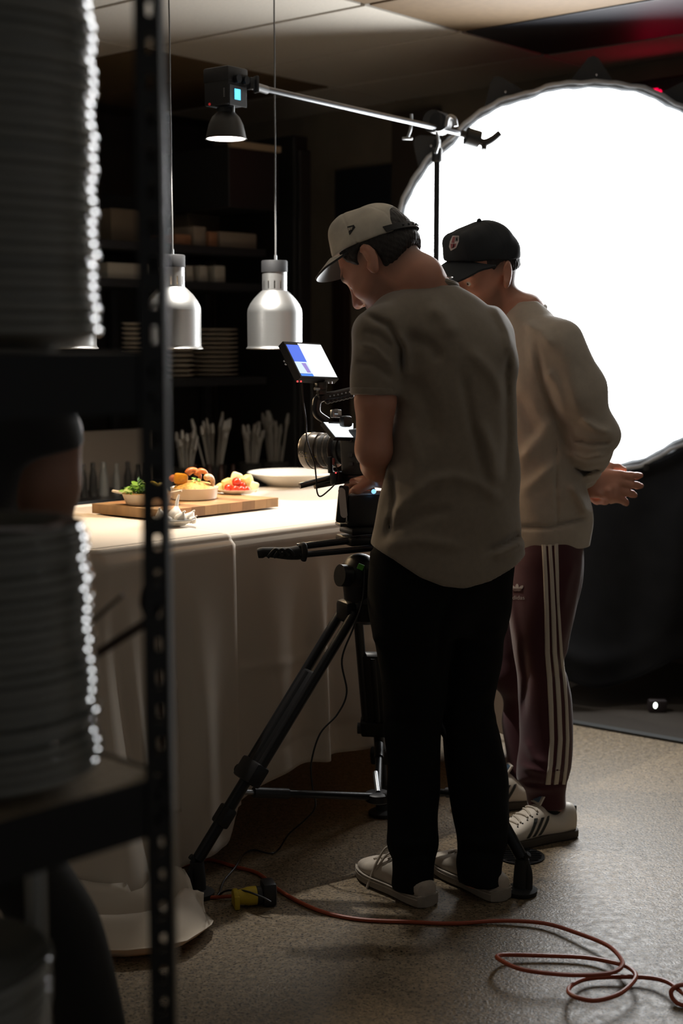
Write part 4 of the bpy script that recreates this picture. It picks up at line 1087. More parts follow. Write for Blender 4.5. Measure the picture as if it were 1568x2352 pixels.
# round dish with rice and seafood
rc = onz(446, 1146, BZ)
lathe_thing('round_dish', 'white fluted round dish heaped with golden rice', 'dish', rc, [(0, 0), (.066, 0), (.071, .004), (.076, .036), (.0775, .038), (.074, .038), (.070, .034), (.066, .012), (0, .01)], M_CER)
M_RICE = mat('golden_rice', (.62, .36, .09), .6, noise=.4, nscale=120, bump=1.0, bscale=160)
mb = MB(); mb.sphere(rc+Vector((0, 0, .028)), (.069, .069, .030), 32, 12)
for v in mb.v:
    q = math.sin(v.x*310)*math.sin(v.y*290+1)*math.sin(v.z*330); v.z += .0025*q
o = mb.build('rice', M_RICE, None, True, False); tag(o, 'heap of golden saffron rice in the white round dish', 'rice'); o['kind'] = 'stuff'
M_PEP = mat('roast_pepper', (.62, .27, .02), .35, noise=.25, nscale=60); M_SHR = mat('grilled_prawn', (.55, .16, .04), .4, noise=.4, nscale=80); M_SHR2 = mat('pale_prawn', (.66, .38, .20), .4, noise=.3, nscale=80)
def chunk(name, c, size, rot, m, label, cat, group=None):
    mb = MB(); mb.box(c, size, rot, min(size)*.28); return tag(mb.build(name, m, None, True), label, cat, group)
chunk('roast_pepper', rc+Vector((-.040, -.018, .066)), (.044, .03, .034), rotz(.2) @ Matrix.Rotation(.12, 3, 'Y'), M_PEP, 'thick yellow roast pepper chunk on the rice', 'vegetable')
def prawn(c, r, a0, a1, rot, m, label):
    mb = MB(); pts = []; rs = []
    for i in range(9):
        e = i/8; a = a0+(a1-a0)*e; pts.append(Vector(c)+rot @ Vector((r*math.cos(a), 0, r*math.sin(a)))); rs.append(.0125*(1-.62*e)*(1-.25*(i == 0)))
    mb.tube(pts, rs, 10, True, 4); tag(mb.build('prawn', m, None, True, False), label, 'prawn')
prawn(rc+Vector((-.002, -.01, .070)), .022, 2.6, -.4, rotz(.3), M_SHR, 'charred orange prawn curled on top of the rice')
prawn(rc+Vector((.026, -.012, .072)), .018, 2.9, .0, rotz(-.3), M_SHR, 'charred orange prawn pointing up beside the pepper chunk')
prawn(rc+Vector((.047, -.02, .052)), .020, 2.2, -.9, rotz(.9), M_SHR2, 'pale pink prawn at the right rim of the round dish')
prawn(rc+Vector((-.062, -.004, .052)), .016, 2.6, -.2, rotz(-.5), M_SHR, 'dark orange prawn tail at the left rim of the round dish')
for i in range(10):
    c = rc+Vector((rnd.uniform(-.012, .022), -.03+rnd.uniform(-.008, .012), .060+rnd.uniform(-.004, .010))); d = Vector((rnd.uniform(-1, 1), rnd.uniform(-1, 1), rnd.uniform(-.4, .6))).normalized(); sd = d.orthogonal().normalized()
    mb = MB(); mb.prism([c-d*.007, c+sd*.003, c+d*.007, c-sd*.003], d.cross(sd)*.0008); tag(mb.build('herb_leaf', M_LEAF[1 if i % 3 else 2], None), 'chopped green herb leaf scattered on the rice', 'herb', 'herb leaves on the rice')
# saucer of tomatoes and pineapple
fc = onz(546, 1133, BZ)
lathe_thing('saucer', 'small white saucer of tomatoes and pale cubes at the far end of the board', 'plate', fc, [(0, 0), (.045, 0), (.049, .003), (.070, .014), (.071, .0155), (.068, .0155), (.046, .006), (0, .005)], M_CER)
M_TOM = mat('tomato_skin', (.55, .035, .012), .18, coat=.3); M_PINE = mat('pale_pineapple', (.75, .60, .22), .5, noise=.2, nscale=70); M_MEL = mat('pale_melon', (.78, .70, .42), .5, noise=.12, nscale=60)
for i, (dx, dz, dy, r) in enumerate(((-.028, .020, -.03, .015), (-.006, .017, -.038, .014), (.012, .016, -.036, .013), (-.002, .040, -.026, .0155), (.030, .015, -.028, .0125), (.014, .030, -.022, .012))):
    lb = ['leftmost cherry tomato on the saucer', 'front cherry tomato in the middle of the saucer', 'small cherry tomato right of the front one', 'topmost cherry tomato of the heap', 'rightmost cherry tomato on the saucer', 'small cherry tomato tucked under the topmost one'][i]
    t = thing('cherry_tomato', lb, 'tomato', fc+Vector((dx, dy, dz-r)), 'cherry tomatoes on the saucer')
    mb = MB(); mb.sphere(fc+Vector((dx, dy, dz)), (r, r, r*.95), 20, 12); mb.build('fruit', M_TOM, t, True, False)
for i, (dx, dy, dz, s, a, m) in enumerate(((-.034, .005, .030, .034, .5, M_PINE), (-.006, .02, .048, .036, .2, M_MEL), (.030, .004, .038, .040, .9, M_PINE), (.052, .002, .022, .030, .3, M_MEL), (-.058, .004, .018, .026, 1.0, M_PINE), (.02, .03, .03, .034, .6, M_MEL))):
    lb = ['yellow cube left of the topmost tomato', 'pale cube on top of the heap behind the tomatoes', 'tall yellow cube right of the topmost tomato', 'pale cube at the right rim of the saucer', 'small yellow cube at the left rim of the saucer', 'pale cube hidden at the back of the saucer'][i]
    chunk('pineapple_cube' if m is M_PINE else 'melon_cube', fc+Vector((dx, dy, dz)), (s, s*.8, s*1.05), rotz(a) @ Matrix.Rotation(.35*(1 if i % 2 else -1), 3, 'Y'), m, lb, 'fruit')
# large shallow bowl
pc = onz(668, 1113, TZ+.001)
lathe_thing('serving_bowl', 'large shallow white bowl standing on the cloth behind the camera', 'bowl', pc, [(0, 0), (.09, 0), (.096, .006), (.155, .038), (.163, .046), (.160, .048), (.150, .042), (.09, .012), (0, .009)], M_CER, 64)
# garlic saucer
kc = onz(397, 1206, TZ+.007)
ks = thing('garlic_dish', 'small grey-rimmed saucer of garlic at the front of the board', 'plate', kc)
mb = MB(); mb.lathe([(0, 0), (.036, 0), (.040, .003), (.066, .017), (.0675, .0185), (.065, .019), (.04, .007), (0, .006)], kc, 48); mb.build('saucer', M_CER, ks, True)
mb = MB(); mb.lathe([(.0655, .0175), (.0685, .0185), (.0675, .0200), (.0645, .0195)], kc, 48); mb.build('rim', mat('grey_glaze', (.16, .16, .15), .3), ks, True)
M_GARL = mat('garlic_skin', (.82, .77, .70), .5, noise=.08, nscale=50)
for i, (dx, dy, r, tl) in enumerate(((-.028, -.008, .021, (-.2, -.2)), (.004, .008, .024, (.1, .35)), (.018, -.018, .019, (.5, -.3)), (.040, .002, .018, (.6, .2)), (-.008, -.026, .015, (-.4, -.6)), (.052, -.012, .012, (.8, 0)))):
    lb = ['garlic bulb half hidden by the rack post', 'tallest garlic bulb with a long stem', 'garlic bulb in the middle front of the saucer', 'garlic bulb right of the middle', 'small garlic clove at the front left rim', 'smallest garlic clove at the right rim'][i]
    ax = Vector((tl[0], tl[1], 1)).normalized(); c = kc+Vector((dx, dy, .008))
    gr = thing('garlic_bulb', lb, 'garlic', c, 'garlic on the saucer')
    mb = MB(); mb.lathe([(0, 0), (r*.6, .002), (r, r*.65), (r*.9, r*1.1), (r*.45, r*1.6), (r*.16, r*2.0)], c, 24, ax)
    for q, v in enumerate(mb.v):
        d = v-c; pl = d-ax*d.dot(ax)
        if pl.length > 1e-6:
            an = math.atan2(pl.dot(ax.orthogonal()), pl.dot(ax.cross(ax.orthogonal()))); v -= pl*(.10*abs(math.sin(an*3)))
    mb.build('bulb', M_GARL, gr, True, False)
    sl9 = 3.4 if i == 1 else 2.2
    mb = MB(); mb.tube([c+ax*r*1.8, c+ax*r*(1.8+sl9)/2, c+ax*r*sl9+Vector((.003, 0, 0))], [r*.24, r*.2, r*.1], 8); mb.build('stem', M_GARL, gr, True)

# ------------------------------------------------------------------ heat lamps
M_ALU = mat('brushed_aluminium', (.40, .40, .395), .40, .9, bump=.12, bscale=60, stretch=(.1, .1, 6)); M_ALUIN = mat('lamp_inside', (.8, .76, .68), .5)
def heat_lamp(x, y, z0, label):
    root = thing('heat_lamp', label, 'lamp', (x, y, z0), 'heat lamps over the table'); c = Vector((x, y, z0))
    mb = MB(); mb.lathe([(.0885, .003), (.0935, .0), (.0945, .003), (.0905, .007), (.089, .012), (.0895, .118), (.088, .130), (.080, .147), (.066, .166), (.052, .180), (.042, .189), (.040, .190), (.0385, .188), (.050, .176), (.064, .162), (.078, .143), (.086, .127), (.087, .012)], c, 56, closed_prof=True)
    sh = mb.build('shade', M_ALU, root, True)
    # neck with open vent slots
    V = []; Fq = []; n = 60; zs = [.188, .196, .222, .250]
    for r in (.040, .0385):
        for z in zs: V += [c+Vector((r*math.cos(2*math.pi*i/n), r*math.sin(2*math.pi*i/n), z)) for i in range(n)]
    q = len(zs)*n
    for j in range(3):
        for i in range(n):
            if j == 1 and i % 5 == 0: continue
            a, b = j*n+i, j*n+(i+1) % n
            Fq += [(a, b, b+n, a+n), (q+a, q+a+n, q+b+n, q+b)]
    mesh_obj('neck', V, Fq, M_ALU, root, True)
    mb = MB(); mb.lathe([(.0, .249), (.0425, .249), (.0425, .284), (.040, .287), (0, .287)], c, 32); mb.build('cap', mat('dark_grey_cap', (.010, .010, .011), .7, spec=.25), root, True)
    mb = MB(); mb.cyl(c+Vector((.004, 0, .286)), c+Vector((.004, 0, .304)), .0045, n=10); mb.build('strain_relief', M_GREYM, root, True)
    top = CEIL-.02; pts = [c+Vector((.004+.0005*math.sin(k*2.1), .0005*math.cos(k*1.7), .30+(top-z0-.30)*k/10)) for k in range(11)]
    mb = MB(); mb.tube(pts, .0024, 8); mb.build('cord', mat('grey_cord', (.09, .088, .085), .6), root, True)
    mb = MB(); mb.lathe([(.018, -.035), (.02, 0), (.045, .008), (.045, .014)], Vector((x, y, CEIL-.014-.0)), 24); mb.build('canopy', M_BLACK, root, True)
    mb = MB(); mb.sphere(c+Vector((0, 0, .09)), (.034, .034, .045), 20, 12); mb.build('bulb', mat('heat_bulb', (.9, .7, .5), .3, emit=(1, .66, .36), estr=9.0), root, True, False)
    l = bpy.data.lights.new('heat_bulb_light', 'POINT'); l.energy = HEAT_POWER; l.color = (1, .72, .42); l.shadow_soft_size = .03
    lo = bpy.data.objects.new('heat_bulb_light', l); lo.location = c+Vector((0, 0, .028)); link(lo, root)
for px, Y, lb in ((631, 4.70, 'aluminium pendant heat lamp behind the small field monitor'), (396, 4.42, 'aluminium pendant heat lamp crossed by the slotted rack post'), (152, 4.20, 'aluminium pendant heat lamp behind the tall plate stack')):
    p = at(px, 802, Y); heat_lamp(p.x, p.y, p.z, lb)

# ------------------------------------------------------------------ boom stand with its light
hub = at(1004, 288, 5.26)
st = thing('boom_stand', 'black light stand with a silver boom arm reaching over the table', 'light stand', (hub.x, hub.y, 0))
mb = MB(); mb.cyl((hub.x, hub.y, .30), (hub.x, hub.y, 1.35), .0155, n=16); mb.build('lower_pole', M_BLACKM, st, True)
mb = MB(); mb.cyl((hub.x, hub.y, 1.3), (hub.x, hub.y, hub.z-.05), .0118, n=16); mb.build('pole', M_BLACKM, st, True)
for z in (1.33, hub.z-.13):
    mb = MB(); mb.lathe([(.016, 0), (.019, .004), (.019, .045), (.016, .05)], (hub.x, hub.y, z), 20); mb.build('collar', M_BLACK, st, True)
for a in (209, 329, 89):
    d = Vector((math.cos(math.radians(a)), math.sin(math.radians(a)), 0)); mb = MB()
    mb.tube([Vector((hub.x, hub.y, .34))+d*.015, Vector((hub.x, hub.y, .30))+d*.05, Vector((hub.x, hub.y, .05))+d*.34, Vector((hub.x, hub.y, .012))+d*.46], .011, 10); lg = mb.build('leg', M_BLACKM, st, True)
    mb = MB(); mb.sphere(Vector((hub.x, hub.y, .013))+d*.465, .013, 10, 8); mb.build('foot', M_BLACK, lg, True)
fr = Matrix.Identity(3)
lightc = at(518, 215, 4.42)
arm0, arm1 = at(588, 200, 4.50), at(1060, 306, 5.34)
mb = MB(); mb.tube([arm0, (arm0+arm1)/2, arm1], .0095, 12, False); mb.build('boom_arm', mat('satin_steel', (.22, .225, .235), .32, 1.0), st, True)
mb = MB(); mb.cyl(at(565, 192, 4.46), at(612, 207, 4.535), .013, n=16); mb.build('boom_tip', M_GREYM, st, True)
mb = MB(); mb.box(at(574, 192, 4.44), (.012, .03, .034), rotz(.5), .003); mb.box(at(588, 194, 4.44), (.010, .026, .05), rotz(.5), .003); mb.build('tip_knob', M_BLACK, st, True)
bd = (arm1-arm0).normalized()
mb = MB(); mb.cyl(hub-Vector((.02, .035, -.01)), hub+Vector((.02, .035, .01)), .040, n=28); mb.build('grip_head', M_BLACK, st, True)
mb = MB(); mb.cyl(hub+Vector((.0, -.05, .005)), hub+Vector((.0, -.03, .005)), .033, n=20); mb.build('grip_plate', M_BLACKM, st, True)
mb = MB(); mb.tube([at(1024, 290, 5.190), at(1030, 268, 5.180), at(1043, 272, 5.180), at(1047, 290, 5.180)], .0075, 10); mb.build('grip_handle', M_GREYM, st, True)
mb = MB(); mb.tube([at(941, 302, 5.190), at(944, 285, 5.190), at(944, 262, 5.190)], .0055, 8); mb.box(at(935, 318, 5.190), (.038, .012, .009), None, .003); mb.tube([at(935, 318, 5.190), at(941, 302, 5.190)], .005, 8, False); mb.build('tee_handle', M_GREYM, st, True)
mb = MB(); mb.cyl(at(1058, 306, 5.290), at(1078, 312, 5.295), .013, n=14); mb.cyl(at(1070, 312, 5.290), at(1100, 321, 5.300), .032, n=24); mb.build('counter_grip', M_BLACK, st, True)
mb = MB(); mb.tube([at(1098, 322, 5.300), at(1112, 328, 5.300), at(1130, 320, 5.300), at(1148, 305, 5.300)], [.013, .015, .013, .012], 10); mb.tube([at(1112, 328, 5.300), at(1111, 345, 5.290)], [.012, .011], 10, False); mb.build('end_handle', M_BLACK, st, True)
mb = MB(); mb.tube([at(1003, 303, 5.210), at(1006, 330, 5.205), at(1000, 352, 5.205)], .005, 8); mb.build('clamp_lever', M_GREYM, st, True)
# the light itself
la = thing('spot_light', 'small black studio light with a bowl reflector hanging above the table', 'studio light', lightc-Vector((0, 0, .07)))
ang = math.radians(52); Rl = rotz(ang)
ux, uy = Rl @ Vector((1, 0, 0)), Rl @ Vector((0, 1, 0))
mb = MB(); mb.box(lightc+Vector((0, 0, .012)), (.085, .098, .10), Rl, .004); mb.build('housing', mat('housing_black', (.008, .008, .009), .6), la, True)
mb = MB(); mb.box(lightc+Vector((0, 0, .050)), (.090, .104, .045), Rl, .006); mb.build('cooling_hood', M_BLACK, la, True)
# face that looks to the right: panel, screen, knobs
fn = Vector((math.cos(ang), math.sin(ang), 0))
fn = (Rl @ Vector((1, 0, 0)))
cands = [Rl @ Vector(v) for v in ((1, 0, 0), (-1, 0, 0), (0, 1, 0), (0, -1, 0))]
fr_ = max(cands, key=lambda v: v.x-.9*v.y); fl_ = max(cands, key=lambda v: -v.x-.9*v.y)
hw = lambda v: .0425 if abs(v.dot(ux)) > .5 else .049
def on_face(fdir, a, z, d=0.0):
    side = Vector((-fdir.y, fdir.x, 0)); return lightc+fdir*(hw(fdir)+d)+side*a+Vector((0, 0, z))
side_r = Vector((-fr_.y, fr_.x, 0)); sgn = 1 if side_r.x > 0 else -1
Mf = basis(side_r, fr_, Vector((0, 0, 1)))
mb = MB(); mb.box(on_face(fr_, 0, -.012, .001), (.076, .003, .060), Mf, .001); mb.build('control_panel', mat('panel_grey', (.03, .031, .034), .5), la)
mb = MB(); mb.box(on_face(fr_, -sgn*.004, -.008, .003), (.025, .002, .031), Mf, .0005); mb.build('screen', mat('screen_cyan', (0, 0, 0), .3, emit=(.10, .62, 1.0), estr=1.5), la)
for a in (-.012, .024):
    mb = MB(); mb.cyl(on_face(fr_, sgn*a, .036, .002), on_face(fr_, sgn*a, .036, .018), .012, n=20); mb.build('knob', M_BLACKM, la, True)
mb = MB(); mb.cyl(on_face(fl_, -.026 if Vector((-fl_.y, fl_.x, 0)).x > 0 else .026, -.034, .0), on_face(fl_, -.026 if Vector((-fl_.y, fl_.x, 0)).x > 0 else .026, -.034, .002), .004, n=12); mb.build('red_button', mat('red_button', (.35, .02, .02), .4, emit=(.6, .03, .03), estr=.25), la, True)
mb = MB()
for k in range(6):
    a_ = (.034 if Vector((-fl_.y, fl_.x, 0)).x > 0 else -.034); mb.box(on_face(fl_, a_, .006-k*.0045, .0005), (.004, .004, .0028), basis(Vector((-fl_.y, fl_.x, 0)), fl_, Vector((0, 0, 1))))
mb.build('name_print', mat('print_grey', (.2, .2, .21), .6), la)
rz = lightc.z-.042
mb = MB(); mb.cyl((lightc.x, lightc.y, rz), (lightc.x, lightc.y, rz-.016), .027, n=28); mb.build('mount_ring', M_BLACK, la, True)
mb = MB(); mb.cyl(Vector((lightc.x, lightc.y, rz+.006))+fr_*.03, Vector((lightc.x, lightc.y, rz-.014))+fr_*.03, .004, n=10); mb.build('lock_pin', M_GREYM, la, True)
RZ0 = rz-.014
mb = MB(); mb.lathe([(.028, 0), (.042, -.014), (.052, -.034), (.058, -.058), (.0615, -.076), (.0635, -.077), (.0635, -.079), (.061, -.0785), (.0595, -.0775), (.0565, -.058), (.050, -.035), (.040, -.016), (.027, -.003)], (lightc.x, lightc.y, RZ0), 48, closed_prof=True)
rf = mb.build('reflector', mat('reflector_grey', (.035, .033, .030), .45, .3), la, True)
mb = MB(); mb.lathe([(.0605, -.0778), (.0575, -.060), (.051, -.038), (.041, -.018)], (lightc.x, lightc.y, RZ0+.0005), 48)
mb.v = [v+Vector((0, 0, 0)) for v in mb.v]; ri = MB().lathe([(.0596, -.0772), (.0558, -.058), (.0492, -.036), (.0390, -.017), (.027, -.0045)], (lightc.x, lightc.y, RZ0), 48)
ri.f = ri.f[:-2]; ri.build('reflector_lining', mat('bright_lining', (.8, .8, .8), .3, .6), la, True, False)
mb = MB(); mb.lathe([(0, 0), (.024, 0)], (lightc.x, lightc.y, RZ0-.006), 24); mb.f = mb.f[:24]; mb.build('led_chip', mat('led_chip', (1, 1, 1), .4, emit=(1, .96, .88), estr=30), la)
l = bpy.data.lights.new('spot_lamp', 'SPOT'); l.energy = SPOT_POWER; l.color = (1, .95, .87); l.spot_size = math.radians(104); l.spot_blend = .5; l.shadow_soft_size = .022
lo = bpy.data.objects.new('spot_lamp', l); lo.location = (lightc.x, lightc.y, RZ0-.03); link(lo, la)
aim = (onz(470, 1150, TZ)-lo.location); lo.rotation_euler = aim.to_track_quat('-Z', 'Y').to_euler()

# ------------------------------------------------------------------ softbox
sc_ = at(1325, 649, 5.75)
sb = thing('softbox', 'huge round white softbox glowing behind the two men', 'softbox', (sc_.x, sc_.y, 0))
nrm = Vector((-.19, -1, -.02)).normalized(); xr = Vector((0, 0, 1)).cross(nrm).normalized(); xr = xr if xr.x > 0 else -xr; yr = nrm.cross(xr); yr = yr if yr.z > 0 else -yr
RAD = 433*scale_at(5.75, 649)
def wob(a): return 1+.004*math.sin(a*15+1)+.003*math.sin(a*26+.5)+.003*math.sin(a*53+2)+.006*math.sin(a*7+2*math.sin(a*3))
def sp(r, a, d=0.0): return sc_+xr*(r*math.cos(a))+yr*(r*math.sin(a))+nrm*d
n = 180; V = [sc_+nrm*.05]; Fq = []
for j, e in enumerate((.25, .5, .75, .92, 1.0)): V += [sp(RAD*e*(wob(2*math.pi*i/n) if e > .9 else 1), 2*math.pi*i/n, .05*(1-e*e)) for i in range(n)]
Fq = [(0, 1+i, 1+(i+1) % n) for i in range(n)]
for j in range(4): Fq += [(1+j*n+i, 1+(j+1)*n+i, 1+(j+1)*n+(i+1) % n, 1+j*n+(i+1) % n) for i in range(n)]
mesh_obj('diffuser', V, Fq, mat('softbox_diffuser', (.9, .9, .9), .9, emit=(.97, .99, 1.0), estr=SOFTBOX_STRENGTH), sb, True)
def band(name, r0, r1, d0, d1, m, th=.002):
    V = []; 
    for r, d in ((r0, d0), (r1, d1)):
        V += [sp(r*wob(2*math.pi*i/n+.03*(r > .76)), 2*math.pi*i/n, d) for i in range(n)]
    Fq = [(i, (i+1) % n, n+(i+1) % n, n+i) for i in range(n)]
    o = mesh_obj(name, V, Fq, m, sb, True); sd = o.modifiers.new('thick', 'SOLIDIFY'); sd.thickness = th; return o
M_SBB = mat('softbox_fabric', (.014, .016, .019), .7, sheen=.2); M_SBL = mat('pale_edge_tape', (.50, .53, .57), .6)
band('inner_lip', RAD*.995, RAD*1.022, .002, .012, mat('grey_lip', (.10, .11, .12), .7))
band('edge_tape', RAD*1.018, RAD*1.040, .012, .004, M_SBL)
V = []; Fq = []; m_ = 30; prof = [(1.035, -.002), (1.02, -.05), (.92, -.17), (.70, -.31), (.40, -.43), (.12, -.49)]
for r, d in prof: V += [sp(RAD*r, 2*math.pi*i/m_, d) for i in range(m_)]
for j in range(5): Fq += [(j*m_+i, j*m_+(i+1) % m_, (j+1)*m_+(i+1) % m_, (j+1)*m_+i) for i in range(m_)]
o = mesh_obj('dome', V, Fq, M_SBB, sb, False); sd = o.modifiers.new('thick', 'SOLIDIFY'); sd.thickness = .004
for k in range(14):
    a = math.radians(87+25.714*k); mb = MB(); w_ = .079
    P0 = [sp(RAD*1.0, a-w_*1.9, -.03), sp(RAD*1.0, a+w_*1.9, -.03), sp(RAD*1.155, a+.024, -.02), sp(RAD*1.168, a, -.02), sp(RAD*1.155, a-.024, -.02)]
    mb.prism(P0, -nrm*.02); pk = mb.build('rod_pocket', M_SBB, sb)
    mb = MB(); mb.sphere(sp(RAD*1.07, a-.022, -.012), .0055, 10, 8); mb.build('rivet', M_CHROME, pk, True)
mb = MB(); mb.cyl(sc_-nrm*.49, sc_-nrm*.525, .10, n=28); mb.build('speed_ring', M_BLACKM, sb, True)
bk = sc_-nrm*.69
sl_ = thing('lamp_head', 'black studio lamp head mounted behind the softbox', 'studio light', bk-Vector((0, 0, .08)))
mb = MB(); mb.box(bk, (.14, .26, .16), basis(xr, nrm, yr), .015); mb.build('housing', M_BLACK, sl_, True)
mb = MB(); mb.box(bk+nrm*.135, (.10, .012, .10), basis(xr, nrm, yr), .003); mb.build('mount', M_BLACKM, sl_)
ss_ = thing('light_stand', 'black light stand carrying the softbox lamp head', 'light stand', (bk.x, bk.y, 0))
mb = MB(); mb.cyl((bk.x, bk.y, .1), (bk.x, bk.y, bk.z-.085), .018, n=14); mb.build('pole', M_BLACKM, ss_, True)
for a in (90, 210, 330):
    d = Vector((math.cos(math.radians(a+165)), math.sin(math.radians(a+165)), 0)); mb = MB(); mb.tube([Vector((bk.x, bk.y, .5)), Vector((bk.x, bk.y, .014))+d*.24], .011, 10, False); mb.build('leg', M_BLACKM, ss_, True)
# black curtain below the softbox
ctn = thing('black_curtain', 'black fabric panel hanging below the glowing softbox', 'curtain', (sc_.x+.2, sc_.y+.12, 0))
c0, c1 = at(1205, 1090, 5.52), at(2150, 1090, 5.40); cdr = Vector((c1.x-c0.x, c1.y-c0.y, 0)); Lc = cdr.length; cdr.normalize(); cpn = Vector((cdr.y, -cdr.x, 0))
V = []; Fq = []; nu, nv = 120, 40
def rim_z(x):
    q = (RAD*1.035)**2-(x-sc_.x)**2; return sc_.z-math.sqrt(q) if q > 0 else sc_.z
for i in range(nu+1):
    s = Lc*i/nu; zb = .20-.10*math.sin(math.pi*min(1, s/Lc*2.6))*1.0+.05*sstep(s/Lc, .35, .6)+.008*math.sin(s*14)
    zb = max(zb, .055)
    pt = c0+cdr*s; xt = pt.x*5.70/pt.y; zt_ = min(rim_z(xt), sc_.z)
    top = Vector((xt, sc_.y+.02-(xt-sc_.x)*nrm.x/nrm.y*1.0, zt_))
    for j in range(nv+1):
        e = j/nv
        off = (.018*math.sin(s*9+.8*math.sin(e*3))+.010*math.sin(s*23+e*2))*(.15+.85*e)*min(1, e*4)+.02*g(e, .88, .05)*math.sin(s*4+1)
        bot = Vector((pt.x, pt.y, zb)); p = top.lerp(bot, e)+cpn*off; V.append(p)
for i in range(nu): Fq += [(i*(nv+1)+j, (i+1)*(nv+1)+j, (i+1)*(nv+1)+j+1, i*(nv+1)+j+1) for j in range(nv)]
o = mesh_obj('fabric', V, Fq, mat('black_duvetyne', (.0045, .0045, .005), .95, spec=.12, noise=.2, nscale=14), ctn, True); sd = o.modifiers.new('thick', 'SOLIDIFY'); sd.thickness = .003
for k in range(5):
    q = V[int(nu*(.12+.18*k))*(nv+1)]; mb = MB(); mb.box(Vector(q)+Vector((0, -.006, .0)), (.022, .016, .05), None, .004); mb.build('clip', M_BLACK, ctn, True)
# added dark block with a glowing dot for a bright stand-leg tip
pb = onz(1506, 1622, .036); ad = thing('glint_block', 'small dark block added on the mat to carry a glowing white glint', 'glint', (pb.x+.012, pb.y+.032, .006))
mb = MB(); mb.box((pb.x+.012, pb.y+.032, .006+.024), (.07, .04, .048), None, .006); mb.build('case', mat('block_dark', (.010, .004, .004), .7), ad, True)
mb = MB(); mb.sphere((pb.x, pb.y+.010, pb.z), (.008, .004, .012), 12, 8); mb.build('glint_dot', mat('white_glint', (1, 1, 1), .3, emit=(.9, 1, .9), estr=2.5), ad, True)
# ------------------------------------------------------------------ tripod
APX = at(842, 1395, 3.83)
tp = thing('tripod', 'black twin-tube video tripod standing behind the man in the taupe T-shirt', 'tripod', (APX.x, APX.y, 0))
M_TRI = mat('tripod_black', (.008, .008, .009), .42, .0, spec=.4); M_RUB = mat('rubber', (.012, .012, .012), .75); M_RED = mat('red_anodised', (.22, .012, .012), .4, .3)
feet = [onz(455, 2058, 0), onz(878, 1872, 0), onz(1196, 2052, 0)]
mb = MB(); mb.lathe([(.02, -.045), (.055, -.03), (.062, 0), (.062, .02), (.05, .034), (.03, .036)], APX, 32); mb.build('spider', M_TRI, tp, True)
mb = MB(); mb.cyl(APX+Vector((0, 0, .030)), APX+Vector((0, 0, .052)), .036, n=28); mb.build('red_ring', M_RED, tp, True)
sprc = at(868, 1830, 3.87)
for fi, ft in enumerate(feet):
    out = Vector((ft.x-APX.x, ft.y-APX.y, 0)).normalized(); sd = Vector((-out.y, out.x, 0))
    a = APX+out*.055+Vector((0, 0, -.005)); b = Vector((ft.x, ft.y, .10)); b = b-out*.0
    dr = (b-a); up_ = dr.normalized()
    lg = thing_part = MB(); lg.box(a, (.07, .05, .06), basis(sd, out, Vector((0, 0, 1))), .012); leg = lg.build('leg', M_TRI, tp, True)
    for sg in (-1, 1):
        mb = MB(); mb.cyl(a+sd*sg*.034, a+dr*.66+sd*sg*.034, .0135, n=14); mb.build('tube', M_TRI, leg, True)
    mb = MB(); mb.cyl(a+dr*.26, a+dr*1.0, .0165, n=14); mb.build('middle_tube', M_BLACKM, leg, True)
    for e, eh in ((.45, .34), (.655, .06)):
        mb = MB(); mb.box(a+dr*e, (.066 if eh > .1 else .104, .026 if eh > .1 else .042, dr.length*.40 if eh > .1 else .06), basis(sd, up_.cross(sd).normalized(), up_), .008); mb.build('bracket', M_TRI, leg, True)
    kd = (sd if fi != 0 else -sd)
    mb = MB(); mb.cyl(a+dr*.67+kd*.03, a+dr*.67+kd*.062, .017, n=14); mb.build('lock_knob', M_BLACK, leg, True)
    mb = MB(); mb.box(a+dr*.83, (.06, .03, .055), basis(sd, up_.cross(sd).normalized(), up_), .007); mb.build('lower_bracket', M_TRI, leg, True)
    # rubber boot
    f0 = Vector((ft.x, ft.y, 0))
    mb = MB(); mb.lathe([(.040, 0), (.043, .004), (.043, .012), (.034, .017), (.020, .020)], f0, 28); bt = mb.build('foot', M_RUB, leg, True)
    mb = MB(); mb.tube([b+up_*.005, f0+Vector((0, 0, .055)), f0+Vector((0, 0, .012))], [.018, .020, .022], 12); mb.build('boot', M_RUB, bt, True)
    mb = MB(); mb.tube([f0+out*.02+Vector((0, 0, .012)), f0+out*.022+Vector((0, 0, .06)), f0+out*.012+Vector((0, 0, .098)), f0+out*.02+Vector((0, 0, .112))], [.012, .009, .007, .008], 10); mb.build('strap_hook', M_RUB, bt, True)
    # spreader arm
    j = a+dr*.735
    mb = MB(); mb.cyl(sprc, sprc+(j-sprc)*.68, .0105, n=12); ar = mb.build('spreader_arm', M_TRI, tp, True)
    mb = MB(); mb.cyl(sprc+(j-sprc)*.66, sprc+(j-sprc)*.90, .0145, n=12); mb.build('sleeve', M_BLACK, ar, True)
    mb = MB(); mb.cyl(sprc+(j-sprc)*.88, j, .007, n=10); mb.build('rod', M_GREYM, ar, True)
mb = MB(); mb.lathe([(.03, -.014), (.036, -.01), (.036, .010), (.028, .014)], sprc, 24); mb.build('spreader_hub', M_TRI, tp, True)
mb = MB(); mb.cyl(sprc+Vector((0, 0, .012)), at(862, 1775, 3.95), .008, n=10); mb.build('spreader_stay', M_GREYM, tp, True)
